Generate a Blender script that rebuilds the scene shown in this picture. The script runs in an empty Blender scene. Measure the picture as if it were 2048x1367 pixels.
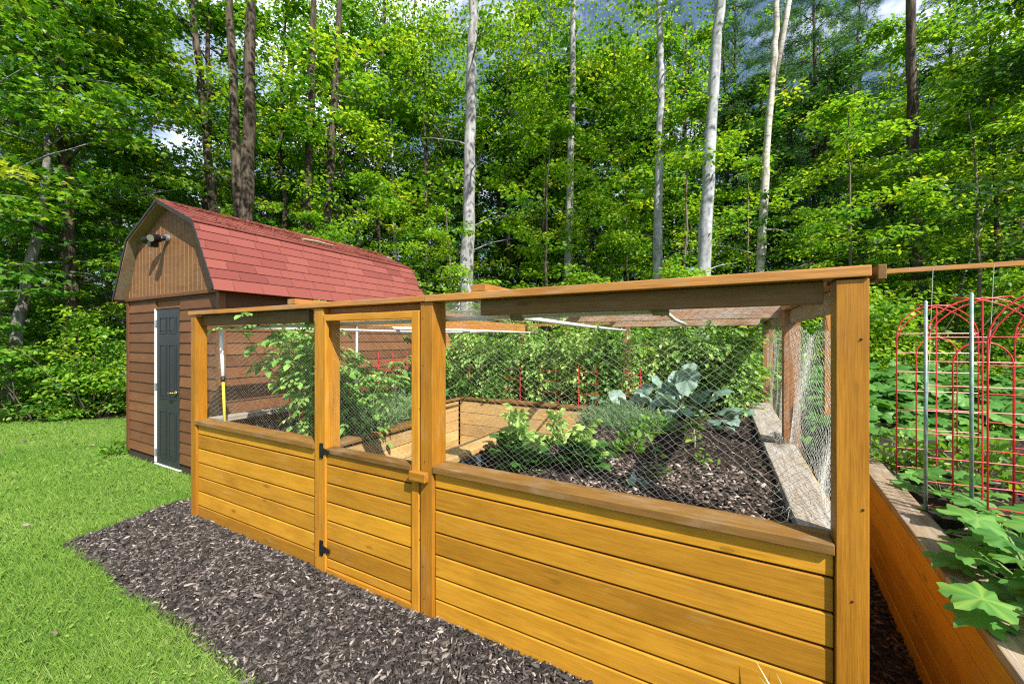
import bpy, math, random
import numpy as np
from mathutils import Vector, Matrix
R = math.radians
random.seed(7)
rng = np.random.default_rng(11)
sc = bpy.context.scene
col = sc.collection

# ------------------------------------------------------------------ camera, sky, sun, exposure
cam = bpy.data.objects.new('camera', bpy.data.cameras.new('camera'))
col.objects.link(cam); sc.camera = cam
cam.location = (4.244, -1.767, 1.6)
cam.rotation_euler = (R(90), 0, R(28.65))
cam.data.sensor_width = 36; cam.data.lens = 14.0625
cam.data.shift_y = -5.5 / 2048
cam.data.clip_start = 0.05; cam.data.clip_end = 600
SUN_EL, SUN_AZ = R(46), math.atan2(.86, -.51)
world = bpy.data.worlds.new('World'); sc.world = world; world.use_nodes = True
wn, wl = world.node_tree.nodes, world.node_tree.links
wn.clear()
sky = wn.new('ShaderNodeTexSky'); sky.sky_type = 'NISHITA'; sky.sun_disc = False
sky.sun_elevation = SUN_EL; sky.sun_rotation = SUN_AZ
tc = wn.new('ShaderNodeTexCoord'); mp = wn.new('ShaderNodeMapping'); mp.inputs['Scale'].default_value = (1, 1, 2.2)
nz = wn.new('ShaderNodeTexNoise'); nz.inputs['Scale'].default_value = 3.2; nz.inputs['Detail'].default_value = 7; nz.inputs['Roughness'].default_value = .6
cr = wn.new('ShaderNodeValToRGB'); cr.color_ramp.elements[0].position = .47; cr.color_ramp.elements[1].position = .68
mx = wn.new('ShaderNodeMixRGB'); mx.inputs[2].default_value = (12.5, 13.2, 15.5, 1)
bg = wn.new('ShaderNodeBackground'); bg.inputs['Strength'].default_value = .085
wo = wn.new('ShaderNodeOutputWorld')
wl.new(tc.outputs['Generated'], mp.inputs[0]); wl.new(mp.outputs[0], nz.inputs['Vector']); wl.new(nz.outputs[0], cr.inputs[0])
wl.new(cr.outputs[0], mx.inputs[0]); wl.new(sky.outputs[0], mx.inputs[1]); wl.new(mx.outputs[0], bg.inputs[0]); wl.new(bg.outputs[0], wo.inputs[0])
sun = bpy.data.objects.new('sun', bpy.data.lights.new('sun', 'SUN')); col.objects.link(sun)
sun.data.energy = 5.0; sun.data.angle = R(.5); sun.data.color = (1, .955, .87)
sun.location = (20, -14, 22)
sd = Vector((-.86 * math.cos(SUN_EL), .51 * math.cos(SUN_EL), -math.sin(SUN_EL)))
sun.rotation_euler = sd.to_track_quat('-Z', 'Y').to_euler()
sc.view_settings.view_transform = 'Standard'; sc.view_settings.look = 'None'
sc.view_settings.exposure = 0.95; sc.view_settings.gamma = 1
sc.cycles.max_bounces = 8; sc.cycles.diffuse_bounces = 4; sc.cycles.glossy_bounces = 2; sc.cycles.transmission_bounces = 4
sc.cycles.use_denoising = False; sc.cycles.pixel_filter_type = 'BLACKMAN_HARRIS'; sc.cycles.filter_width = 1.2; sc.cycles.sample_clamp_indirect = 3; sc.cycles.caustics_reflective = False; sc.cycles.caustics_refractive = False

# ------------------------------------------------------------------ materials
def ramp(nt, stops):
    r = nt.nodes.new('ShaderNodeValToRGB'); e = r.color_ramp.elements
    while len(e) < len(stops): e.new(.5)
    for k, (p, c) in enumerate(stops): e[k].position = p; e[k].color = (*c, 1)
    return r
def newmat(name):
    m = bpy.data.materials.new(name); m.use_nodes = True
    nt = m.node_tree; b = nt.nodes['Principled BSDF']
    return m, nt, b
def attr(nt, name):
    a = nt.nodes.new('ShaderNodeAttribute'); a.attribute_name = name; return a
def mixc(nt, f, a, b, mode='MIX'):
    m = nt.nodes.new('ShaderNodeMixRGB'); m.blend_type = mode
    for k, v in ((0, f), (1, a), (2, b)):
        if isinstance(v, (int, float)): m.inputs[k].default_value = v
        elif isinstance(v, tuple): m.inputs[k].default_value = (*v, 1)
        else: nt.links.new(v, m.inputs[k])
    return m.outputs[0]
def noise(nt, vec, scale, detail=4, rough=.55):
    n = nt.nodes.new('ShaderNodeTexNoise'); n.inputs['Scale'].default_value = scale
    n.inputs['Detail'].default_value = detail; n.inputs['Roughness'].default_value = rough
    nt.links.new(vec, n.inputs['Vector']); return n.outputs[0]
def mapping(nt, vec, s):
    m = nt.nodes.new('ShaderNodeMapping'); m.inputs['Scale'].default_value = s
    nt.links.new(vec, m.inputs[0]); return m.outputs[0]
def bump(nt, b, h, strength=.3, dist=.01):
    n = nt.nodes.new('ShaderNodeBump'); n.inputs['Strength'].default_value = strength; n.inputs['Distance'].default_value = dist
    nt.links.new(h, n.inputs['Height']); nt.links.new(n.outputs[0], b.inputs['Normal'])

def wood(name, c1, c2, c3, rough=.55, weather=0., knots=1., wcol=(.30, .27, .23), bmp=.25):
    m, nt, b = newmat(name)
    g = attr(nt, 'gco').outputs['Vector']; r = attr(nt, 'rnd').outputs['Fac']
    streak = noise(nt, mapping(nt, g, (1.2, 26, 26)), 3.0, 6, .62)
    fine = noise(nt, mapping(nt, g, (3, 130, 130)), 3.0, 3, .6)
    blot = noise(nt, mapping(nt, g, (1.4, 3, 3)), 2.2, 4, .6)
    cr1 = ramp(nt, [(.28, c3), (.5, c1), (.72, c2)]); nt.links.new(streak, cr1.inputs[0])
    lo = tuple(x * .74 for x in c1)
    cr2 = ramp(nt, [(.3, (.78, .76, .72)), (.55, (1, 1, 1)), (.8, (1.06, 1.04, 1))]); nt.links.new(blot, cr2.inputs[0])
    c = mixc(nt, .85, cr1.outputs[0], cr2.outputs[0], 'MULTIPLY')
    cr3 = ramp(nt, [(0, (.66, .62, .58)), (.5, (.92, .90, .88)), (1, (1.1, 1.1, 1.0))]); nt.links.new(r, cr3.inputs[0])
    c = mixc(nt, 1., c, cr3.outputs[0], 'MULTIPLY')
    cf = ramp(nt, [(.32, (.74, .71, .68)), (.58, (1.04, 1.04, 1.04))]); nt.links.new(fine, cf.inputs[0])
    c = mixc(nt, .8, c, cf.outputs[0], 'MULTIPLY')
    if knots:
        v = nt.nodes.new('ShaderNodeTexVoronoi'); v.inputs['Scale'].default_value = 1
        nt.links.new(mapping(nt, g, (2.3, 6.5, 6.5)), v.inputs['Vector'])
        kr = ramp(nt, [(.03, (1, 1, 1)), (.055, (.5, .5, .5)), (.06, (1, 1, 1)), (.075, (.35, .35, .35)), (.13, (0, 0, 0))]); nt.links.new(v.outputs['Distance'], kr.inputs[0])
        km = nt.nodes.new('ShaderNodeMath'); km.operation = 'MULTIPLY'; km.inputs[1].default_value = .62 * knots
        nt.links.new(kr.outputs[0], km.inputs[0])
        c = mixc(nt, km.outputs[0], c, tuple(x * .38 for x in c3))
    if weather:
        wr = ramp(nt, [(.58 - .33 * weather, (0, 0, 0)), (.80 - .3 * weather, (1, 1, 1))])
        nt.links.new(noise(nt, mapping(nt, g, (1.5, 5, 5)), 2.8, 8, .7), wr.inputs[0])
        wm = nt.nodes.new('ShaderNodeMath'); wm.operation = 'MULTIPLY'; wm.inputs[1].default_value = min(1, .45 + weather)
        nt.links.new(wr.outputs[0], wm.inputs[0])
        ws = ramp(nt, [(.3, tuple(x * .62 for x in wcol)), (.7, tuple(x * 1.15 for x in wcol))]); nt.links.new(streak, ws.inputs[0])
        c = mixc(nt, wm.outputs[0], c, ws.outputs[0])
    nt.links.new(c, b.inputs['Base Color']); b.inputs['Roughness'].default_value = rough
    b.inputs['Specular IOR Level'].default_value = .3
    bump(nt, b, mixc(nt, .5, streak, fine), bmp, .004)
    return m
def leafmat(name, c1, c2, c3=None, trans=.35, rough=.45, spec=.35, tint=(1.25, 1.25, .6)):
    m, nt, b = newmat(name)
    r = attr(nt, 'rnd').outputs['Fac']
    stops = [(0, c1), (.75, c2)] + ([(1, c3)] if c3 else [])
    cr = ramp(nt, stops); nt.links.new(r, cr.inputs[0])
    nt.links.new(cr.outputs[0], b.inputs['Base Color']); b.inputs['Roughness'].default_value = rough
    b.inputs['Specular IOR Level'].default_value = spec
    t = nt.nodes.new('ShaderNodeBsdfTranslucent')
    nt.links.new(mixc(nt, 1., cr.outputs[0], tint, 'MULTIPLY'), t.inputs[0])
    ms = nt.nodes.new('ShaderNodeMixShader'); ms.inputs[0].default_value = trans
    nt.links.new(b.outputs[0], ms.inputs[1]); nt.links.new(t.outputs[0], ms.inputs[2])
    nt.links.new(ms.outputs[0], nt.nodes['Material Output'].inputs[0])
    return m
def plain(name, c, rough=.5, metal=0., var=.15, scale=20, spec=.5):
    m, nt, b = newmat(name)
    o = nt.nodes.new('ShaderNodeTexCoord').outputs['Object']
    cr = ramp(nt, [(.3, tuple(x * (1 - var) for x in c)), (.7, tuple(min(1, x * (1 + var)) for x in c))])
    nt.links.new(noise(nt, o, scale, 5), cr.inputs[0]); nt.links.new(cr.outputs[0], b.inputs['Base Color'])
    b.inputs['Roughness'].default_value = rough; b.inputs['Metallic'].default_value = metal; b.inputs['Specular IOR Level'].default_value = spec
    return m
def ground(name, stops, scale, bmp=.5, dist=.02, rough=.95):
    m, nt, b = newmat(name)
    o = nt.nodes.new('ShaderNodeTexCoord').outputs['Object']
    cr = ramp(nt, stops); n = noise(nt, o, scale, 9, .68); nt.links.new(n, cr.inputs[0])
    nt.links.new(cr.outputs[0], b.inputs['Base Color']); b.inputs['Roughness'].default_value = rough; b.inputs['Specular IOR Level'].default_value = .15
    bump(nt, b, n, bmp, dist); return m
def bark(name, c1, c2, c3, sc=(14, 14, 2.2), bm=.8):
    m, nt, b = newmat(name)
    o = nt.nodes.new('ShaderNodeTexCoord').outputs['Object']
    n1 = noise(nt, mapping(nt, o, sc), 1.6, 7, .65); n2 = noise(nt, mapping(nt, o, (3.5, 3.5, 1.3)), 1.6, 7, .7)
    cr = ramp(nt, [(.33, c3), (.47, c1), (.68, c2)]); nt.links.new(n1, cr.inputs[0])
    c4 = ramp(nt, [(.36, (.34, .32, .30)), (.50, (.82, .82, .80)), (.62, (1, 1, 1))]); nt.links.new(n2, c4.inputs[0])
    nt.links.new(mixc(nt, .9, cr.outputs[0], c4.outputs[0], 'MULTIPLY'), b.inputs['Base Color'])
    b.inputs['Roughness'].default_value = .9; b.inputs['Specular IOR Level'].default_value = .15
    bump(nt, b, n1, bm, .03); return m
def rndmat(name, stops, rough=.9, bm=0, spec=.2):
    m, nt, b = newmat(name)
    cr = ramp(nt, stops); nt.links.new(attr(nt, 'rnd').outputs['Fac'], cr.inputs[0])
    o = nt.nodes.new('ShaderNodeTexCoord').outputs['Object']
    n = noise(nt, o, 60 if not bm else bm, 5, .7)
    c4 = ramp(nt, [(.3, (.72, .72, .72)), (.7, (1.1, 1.1, 1.1))]); nt.links.new(n, c4.inputs[0])
    nt.links.new(mixc(nt, 1., cr.outputs[0], c4.outputs[0], 'MULTIPLY'), b.inputs['Base Color'])
    b.inputs['Roughness'].default_value = rough; b.inputs['Specular IOR Level'].default_value = spec
    bump(nt, b, n, .4, .003); return m

M = {}
M['stain'] = wood('stained_boards', (.50, .242, .020), (.54, .272, .025), (.43, .195, .015), .5, .06, 1.3, (.42, .27, .09), .15)
M['post'] = wood('stained_posts', (.48, .215, .020), (.54, .25, .026), (.38, .155, .014), .45, .08, .8, (.38, .25, .12))
M['rail'] = wood('stained_rails', (.47, .215, .052), (.55, .265, .075), (.36, .15, .034), .55, .25, 1., (.34, .27, .19))
M['sill'] = wood('brown_sills', (.215, .112, .026), (.25, .135, .036), (.17, .085, .020), .6, .25, .5, (.30, .22, .14))
M['beam'] = wood('shade_darkened_beams', (.16, .085, .022), (.20, .11, .03), (.12, .06, .015), .6, .2, 1., (.2, .16, .1))  # dark olive tone puts the shade under the rails into the colour
M['timber'] = wood('weathered_timber', (.36, .31, .25), (.48, .43, .36), (.26, .21, .16), .85, .5, 1., (.42, .40, .36), .8)
M['browncap'] = wood('brown_weathered_cap', (.30, .22, .14), (.38, .30, .21), (.21, .15, .09), .8, .4, 1., (.34, .30, .25), .6)
M['joist'] = wood('pinkish_joists', (.42, .25, .15), (.50, .33, .22), (.32, .18, .10), .7, .5, 1., (.44, .36, .30))
M['inner'] = wood('inner_boards', (.62, .40, .15), (.70, .48, .21), (.52, .31, .10), .6, .3, .8, (.52, .40, .25))
M['rough_post'] = wood('rough_cedar_posts', (.42, .20, .08), (.52, .28, .13), (.30, .13, .05), .8, .3, .6, (.40, .30, .22), .8)
M['dark'] = plain('dark_parts_gap_shade', (.03, .018, .008), .9)  # near-black for nails and shed base; behind boards it paints gap shadow
M['siding'] = wood('shed_siding', (.172, .074, .031), (.194, .085, .036), (.145, .061, .026), .6, 0, 0, bmp=.15)
M['gable'] = wood('shed_gable', (.19, .088, .034), (.225, .108, .043), (.15, .068, .026), .6, .15, .4, (.3, .2, .13))
M['gline'] = plain('gable_battens', (.27, .155, .072), .7)
M['plyedge'] = wood('roof_underside', (.40, .28, .15), (.5, .37, .22), (.25, .17, .09), .8, .4, .6)
M['shingle'] = rndmat('red_shingles', [(0, (.145, .038, .032)), (.25, (.20, .055, .045)), (.8, (.235, .070, .056)), (1, (.165, .046, .040))], .95, 160)
M['trim'] = plain('black_drip_edge', (.018, .014, .014), .5)
M['door'] = plain('charcoal_door', (.022, .024, .030), .42, 0, .08, 6)
M['white'] = plain('white_paint', (.78, .77, .75), .5, 0, .06)
M['pvc'] = plain('pvc_pipe', (.74, .72, .66), .4, 0, .12, 8)
M['brass'] = plain('brass', (.75, .50, .14), .25, 1, .05)
M['black'] = plain('black_metal', (.014, .014, .016), .35, .3, .2)
M['steel'] = plain('galvanised_steel', (.45, .48, .52), .38, .8, .15)
M['glass'] = plain('lamp_lens', (.22, .21, .14), .12)
M['yellow'] = plain('yellow_tube', (.80, .56, .05), .4, 0, .06)
M['greenstake'] = plain('green_stake', (.16, .24, .22), .45, .3, .3, 30)
M['redwire'] = plain('red_wire', (.52, .03, .035), .35, 0, .2, 40)
M['net'] = plain('net_twine', (.27, .26, .21), .6, 0, .15)
M['net2'] = plain('pale_net_twine', (.34, .34, .30), .6, 0, .1)
M['string'] = plain('garden_string', (.42, .44, .38), .7)
M['soil'] = ground('garden_soil', [(.25, (.012, .008, .007)), (.5, (.035, .024, .02)), (.66, (.075, .052, .042)), (.8, (.16, .12, .10))], 14, 1., .03)
M['chips'] = rndmat('bark_chips', [(0, (.020, .016, .014)), (.5, (.058, .049, .045)), (.8, (.12, .103, .093)), (.93, (.21, .18, .16)), (1, (.42, .36, .31))], .9, 90)
M['rchips'] = rndmat('brown_bark_chips', [(0, (.022, .012, .008)), (.6, (.06, .033, .022)), (.95, (.13, .075, .05)), (1, (.25, .17, .12))], .9, 40)
M['litter'] = rndmat('dry_leaf_litter', [(0, (.05, .034, .027)), (.6, (.15, .108, .088)), (.9, (.32, .25, .22)), (1, (.5, .42, .36))], .9, 40)
M['soilbits'] = rndmat('soil_bits', [(0, (.018, .012, .010)), (.6, (.05, .036, .03)), (.9, (.13, .10, .085)), (1, (.35, .29, .25))], .95, 60)
M['liner'] = plain('black_liner', (.05, .06, .08), .6, 0, .4, 12)
M['mulch'] = ground('dark_mulch', [(.3, (.012, .009, .008)), (.6, (.045, .035, .03)), (.8, (.10, .08, .07))], 30, 1., .02)
M['lawn'] = ground('lawn_soil', [(.3, (.035, .07, .012)), (.6, (.06, .12, .02)), (.8, (.10, .12, .035))], 9, .6, .02)
M['forestfloor'] = ground('forest_floor', [(.3, (.015, .018, .008)), (.55, (.035, .04, .015)), (.8, (.08, .06, .035))], 4, 1, .05)
M['grass'] = leafmat('grass_blades', (.12, .26, .035), (.26, .41, .08), (.46, .50, .20), .4, .5, .25, (1.2, 1.2, .7))
M['maple'] = leafmat('maple_leaves', (.045, .16, .02), (.19, .37, .035), (.42, .50, .05), .48, .42, .45, (1.6, 1.5, .5))
M['birchleaf'] = leafmat('birch_leaves', (.07, .21, .022), (.27, .46, .035), (.52, .57, .06), .48, .42, .45, (1.5, 1.4, .5))
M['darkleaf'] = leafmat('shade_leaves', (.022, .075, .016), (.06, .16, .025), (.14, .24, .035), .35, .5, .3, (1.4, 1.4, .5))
M['needle'] = leafmat('pine_needles', (.035, .11, .035), (.085, .20, .055), (.18, .26, .06), .3, .5, .3)
M['weed'] = leafmat('undergrowth', (.06, .19, .025), (.19, .37, .04), (.40, .48, .07), .45, .45, .35, (1.4, 1.35, .5))
M['tomato'] = leafmat('tomato_leaves', (.09, .24, .045), (.27, .46, .10), (.50, .60, .18), .35, .45, .35)
M['basil'] = leafmat('basil_leaves', (.06, .17, .03), (.13, .28, .05), (.24, .38, .08), .35, .35, .5)
M['lav'] = leafmat('silver_herb', (.13, .25, .09), (.26, .40, .18), (.42, .50, .26), .25, .6, .2)
M['collard'] = leafmat('collard_leaves', (.15, .27, .20), (.29, .41, .34), (.50, .58, .52), .25, .32, .6, (1, 1.1, .7))
M['lettuce'] = leafmat('lettuce_leaves', (.18, .37, .05), (.44, .61, .17), (.74, .79, .42), .35, .4, .4)
M['dkgreen'] = leafmat('cabbage_leaves', (.03, .10, .02), (.07, .18, .035), None, .3, .4, .4)
M['squash'] = leafmat('squash_leaves', (.055, .18, .03), (.12, .29, .055), (.24, .38, .06), .35, .42, .4)
M['dill'] = leafmat('dill_fronds', (.10, .20, .09), (.19, .30, .15), (.30, .38, .2), .25, .6, .2)
M['stem'] = plain('green_stem', (.13, .20, .05), .6)
M['drystem'] = plain('dry_stem', (.30, .24, .15), .8)
M['fruit'] = plain('green_tomato', (.38, .50, .16), .3)
M['redleaf'] = leafmat('red_stalks', (.16, .04, .02), (.35, .14, .03), (.5, .3, .05), .3)
M['greybark'] = bark('grey_bark', (.34, .33, .335), (.46, .455, .47), (.20, .19, .19), (9, 9, 1.6), .5)
M['smoothbark'] = bark('pale_smooth_bark', (.40, .41, .44), (.50, .51, .55), (.30, .30, .31), (3, 3, 7), .25)
M['birchbark'] = bark('birch_bark', (.55, .51, .46), (.66, .62, .57), (.25, .20, .16), (3, 3, 14), .3)
M['darkbark'] = bark('dark_bark', (.085, .065, .048), (.16, .13, .105), (.03, .022, .016), (12, 12, 1.8), 1.)
M['deadbark'] = bark('dead_bark', (.20, .185, .175), (.30, .285, .275), (.10, .09, .085), (9, 9, 1.8), 1.)
M['twig'] = plain('twigs', (.13, .10, .08), .9)
M['deadneedle'] = rndmat('dead_needles', [(0, (.10, .025, .015)), (1, (.28, .09, .05))], .9)

# ------------------------------------------------------------------ mesh helpers
def tag(o, label=None, cat=None, group=None, kind=None):
    if label: o['label'] = label
    if cat: o['category'] = cat
    if group: o['group'] = group
    if kind: o['kind'] = kind
    return o
def empty(name, loc, label=None, cat=None, group=None, rz=0):
    o = bpy.data.objects.new(name, None); col.objects.link(o); o.location = loc; o.rotation_euler.z = rz
    o.empty_display_size = .1
    return tag(o, label, cat, group)
def woff(o):
    v = Vector((0, 0, 0))
    while o is not None: v = v + o.location; o = o.parent
    return v
class MB:
    def __init__(s): s.v = []; s.f = []; s.r = []; s.g = []
    def _add(s, vs, fs, rn=None, gc=None):
        n = len(s.v); s.v += [tuple(v) for v in vs]; s.f += [tuple(i + n for i in f) for f in fs]
        rn = random.random() if rn is None else rn
        s.r += [rn] * len(vs)
        s.g += gc if gc is not None else [tuple(v) for v in vs]
    def box(s, x0, x1, y0, y1, z0, z1, mat=None, rn=None, taper=None):
        vs = [Vector((x, y, z)) for z in (z0, z1) for y in (y0, y1) for x in (x0, x1)]
        d = (x1 - x0, y1 - y0, z1 - z0); ax = max(range(3), key=lambda k: abs(d[k])); o = [k for k in range(3) if k != ax]
        off = [random.uniform(-40, 40) for _ in range(3)]
        gc = [(v[ax] + off[0], v[o[0]] + off[1], v[o[1]] + off[2]) for v in vs]
        if mat is not None: vs = [mat @ v for v in vs]
        s._add(vs, [(0, 2, 3, 1), (4, 5, 7, 6), (0, 1, 5, 4), (2, 6, 7, 3), (0, 4, 6, 2), (1, 3, 7, 5)], rn, gc)
        return s
    def beam(s, a, b, w, h, up=(0, 0, 1), rn=None):
        a, b = Vector(a), Vector(b); d = (b - a); L = d.length; d.normalize()
        x = d.cross(Vector(up)).normalized(); z = x.cross(d)
        m = Matrix((( x[0], d[0], z[0], a[0]), (x[1], d[1], z[1], a[1]), (x[2], d[2], z[2], a[2]), (0, 0, 0, 1)))
        return s.box(-w / 2, w / 2, 0, L, -h / 2, h / 2, m, rn)
    def prism(s, pts, y0, y1, rn=None):   # pts (x,z) outline extruded along y
        n = len(pts)
        vs = [(x, y0, z) for x, z in pts] + [(x, y1, z) for x, z in pts]
        fs = [tuple(range(n)), tuple(range(2 * n - 1, n - 1, -1))] + [(i, i + n, (i + 1) % n + n, (i + 1) % n) for i in range(n)]
        s._add(vs, fs, rn); return s
    def tube(s, pts, rad, n=6, cap=True, rn=None):
        pts = [Vector(p) for p in pts]; k = len(pts)
        if isinstance(rad, (int, float)): rad = [rad] * k
        ref = None; vs = []
        for i, p in enumerate(pts):
            t = (pts[min(i + 1, k - 1)] - pts[max(i - 1, 0)])
            t = t.normalized() if t.length > 1e-9 else Vector((0, 0, 1))
            if ref is None: ref = Vector((1, 0, 0)) if abs(t.x) < .8 else Vector((0, 1, 0))
            x = (ref - t * ref.dot(t)).normalized(); y = t.cross(x); ref = x
            for j in range(n):
                a = 2 * math.pi * j / n
                vs.append(p + (x * math.cos(a) + y * math.sin(a)) * rad[i])
        fs = [(i * n + j, i * n + (j + 1) % n, (i + 1) * n + (j + 1) % n, (i + 1) * n + j) for i in range(k - 1) for j in range(n)]
        if cap: fs += [tuple(range(n - 1, -1, -1)), tuple(range((k - 1) * n, k * n))]
        s._add(vs, fs, rn); return s
    def ball(s, c, r, n=8, m=5, sq=1., rn=None):
        vs = [(c[0], c[1], c[2] - r * sq)]
        for i in range(1, m):
            a = math.pi * i / m
            for j in range(n):
                b = 2 * math.pi * j / n
                vs.append((c[0] + r * math.sin(a) * math.cos(b), c[1] + r * math.sin(a) * math.sin(b), c[2] - r * sq * math.cos(a)))
        vs.append((c[0], c[1], c[2] + r * sq))
        fs = [(0, 1 + (j + 1) % n, 1 + j) for j in range(n)]
        for i in range(m - 2):
            for j in range(n): fs.append((1 + i * n + j, 1 + i * n + (j + 1) % n, 1 + (i + 1) * n + (j + 1) % n, 1 + (i + 1) * n + j))
        e = len(vs) - 1; fs += [(1 + (m - 2) * n + j, 1 + (m - 2) * n + (j + 1) % n, e) for j in range(n)]
        s._add(vs, fs, rn); return s
    def build(s, name, mat, parent=None, bevel=0, smooth=False, label=None):
        off = woff(parent) if parent is not None else Vector((0, 0, 0))
        me = bpy.data.meshes.new(name)
        me.from_pydata([(v[0] - off[0], v[1] - off[1], v[2] - off[2]) for v in s.v], [], s.f)
        a = me.attributes.new('rnd', 'FLOAT', 'POINT'); a.data.foreach_set('value', np.array(s.r, dtype=np.float32))
        g = me.attributes.new('gco', 'FLOAT_VECTOR', 'POINT'); g.data.foreach_set('vector', np.array(s.g, dtype=np.float32).ravel())
        if smooth: me.polygons.foreach_set('use_smooth', [True] * len(me.polygons))
        me.materials.append(mat); me.update()
        o = bpy.data.objects.new(name, me); col.objects.link(o); o.parent = parent
        if bevel:
            b = o.modifiers.new('bevel', 'BEVEL'); b.width = bevel; b.segments = 2; b.limit_method = 'ANGLE'
        if label: o['label'] = label
        return o
# leaf accumulators -------------------------------------------------
def T(v, f, t=None): return (np.array(v, dtype=np.float64), f, None if t is None else np.array(t))
LEAF = T([(0, 0, 0), (.30, .32, .07), (.24, .7, .05), (0, 1, -.08), (-.24, .7, .05), (-.30, .32, .07)], [(0, 1, 2, 3), (0, 3, 4, 5)])
QUAD = T([(0, 0, 0), (.36, .5, .07), (0, 1, -.05), (-.36, .5, .07)], [(0, 1, 2), (0, 2, 3)])
MAPLE = T([(0, 0, 0), (.42, -.02, .05), (.27, .27, .03), (.58, .55, -.02), (.22, .58, .02), (0, 1, -.08), (-.22, .58, .02), (-.58, .55, -.02), (-.27, .27, .03), (-.42, -.02, .05), (0, .35, .04)],
          [(10, 0, 1, 2), (10, 2, 3, 4), (10, 4, 5), (10, 5, 6), (10, 6, 7, 8), (10, 8, 9, 0)])
NEEDLE = T([(-.03, 0, 0), (.03, 0, 0), (0, 1, -.06)], [(0, 1, 2)])
BLADE = T([(-.5, 0, 0), (.5, 0, 0), (.36, .55, .06), (-.36, .55, .06), (0, 1, .0)], [(0, 1, 2, 3), (3, 2, 4)])
LONG = T([(0, 0, 0), (.13, .3, .04), (.11, .65, .02), (0, 1, -.15), (-.11, .65, .02), (-.13, .3, .04), (0, .3, 0), (0, .65, 0)], [(0, 1, 6), (6, 1, 2, 7), (7, 2, 3), (0, 6, 5), (6, 7, 4, 5), (7, 3, 4)])
def bigleaf(nr=20, rings=3, lobes=0, lob=.0, ruff=.05, rf=7, elong=1.2, width=.42, cup=.12, seed=1, droop=.25, veins=0):
    rg = random.Random(seed); ph = [rg.uniform(0, 6.28) for _ in range(4)]
    vs = [(0, .5, 0)]; fs = []; tn = [.3]
    for i in range(1, rings + 1):
        q = i / rings
        for j in range(nr):
            a = 2 * math.pi * j / nr
            rr = 1 + (lob * (1 - 2.2 * abs(math.sin(lobes * a / 2)) ** 1.5 + .6) if lobes else 0) * q + .05 * math.sin(3 * a + ph[0]) + (.035 * math.sin(a * 15 + ph[3]) * q if lobes else 0)
            vn = abs(math.cos((lobes or 6) * a / 2)) ** 6; tn.append(.22 * vn - .04)
            x = math.sin(a) * width * rr * q; y = .5 - math.cos(a) * .5 * rr * q * elong / 1.2
            z = -cup * q * q + cup * abs(math.sin(a)) * q + ruff * q * q * math.sin(rf * a + ph[1]) + ruff * .5 * q * math.sin(rf * 2.3 * a + ph[2]) - droop * max(0, y - .45) ** 2 - .028 * vn * q
            vs.append((x, y, z))
    for j in range(nr): fs.append((0, 1 + j, 1 + (j + 1) % nr))
    for i in range(rings - 1):
        for j in range(nr): fs.append((1 + i * nr + j, 1 + (i + 1) * nr + j, 1 + (i + 1) * nr + (j + 1) % nr, 1 + i * nr + (j + 1) % nr))
    return T(vs, fs, tn)
COLL = [bigleaf(32, 4, 0, 0, .05, 7, 1.15, .40, .12, k, .35) for k in range(3)]
SQUASH = [bigleaf(50, 4, 5, .22, .035, 11, 1.1, .50, .07, k + 5, .35) for k in range(3)]
LETT = [bigleaf(26, 3, 0, .0, .13, 8, 1.1, .38, .15, k + 9, .5) for k in range(3)]
def unit(a): return a / np.maximum(np.linalg.norm(a, axis=-1, keepdims=True), 1e-9)
class LF:
    def __init__(s): s.v = []; s.loops = []; s.cnt = []; s.r = []; s.n = 0
    def add(s, tmpl, pos, d, nrm, size, rnd, wid=None):
        tv, tf, tt = tmpl; pos = np.atleast_2d(pos); N = len(pos)
        d = unit(np.broadcast_to(d, (N, 3)).astype(float)); nrm = np.broadcast_to(nrm, (N, 3)).astype(float)
        x = unit(np.cross(d, nrm)); n2 = np.cross(x, d)
        size = np.broadcast_to(size, (N,)); w = size if wid is None else np.broadcast_to(wid, (N,))
        V = pos[:, None, :] + (x[:, None, :] * tv[None, :, 0, None]) * w[:, None, None] + (d[:, None, :] * tv[None, :, 1, None] + n2[:, None, :] * tv[None, :, 2, None]) * size[:, None, None]
        k = len(tv); s.v.append(V.reshape(-1, 3))
        base = s.n + np.arange(N) * k
        for f in tf:
            s.loops.append((base[:, None] + np.array(f)[None, :])); 
        rr = np.repeat(np.broadcast_to(rnd, (N,)), k); s.r.append(rr if tt is None else rr * .75 + np.tile(tt, N)); s.n += N * k
    def build(s, name, mat, parent=None, label=None):
        off = woff(parent) if parent is not None else Vector((0, 0, 0))
        V = np.concatenate(s.v).astype(np.float32) - np.array(off, dtype=np.float32)
        me = bpy.data.meshes.new(name); me.vertices.add(len(V)); me.vertices.foreach_set('co', V.ravel())
        tot = np.concatenate([np.full(len(l), l.shape[1], dtype=np.int32) for l in s.loops])
        lo = np.concatenate([l.ravel() for l in s.loops]).astype(np.int32)
        st = np.concatenate([[0], np.cumsum(tot)[:-1]]).astype(np.int32)
        me.loops.add(len(lo)); me.loops.foreach_set('vertex_index', lo)
        me.polygons.add(len(tot)); me.polygons.foreach_set('loop_start', st)
        me.update(calc_edges=True)
        a = me.attributes.new('rnd', 'FLOAT', 'POINT'); a.data.foreach_set('value', np.clip(np.concatenate(s.r), 0, 1).astype(np.float32))
        me.materials.append(mat); me.validate()
        o = bpy.data.objects.new(name, me); col.objects.link(o); o.parent = parent
        if label: o['label'] = label
        return o
def randu(n): return unit(rng.normal(size=(n, 3)))
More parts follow.
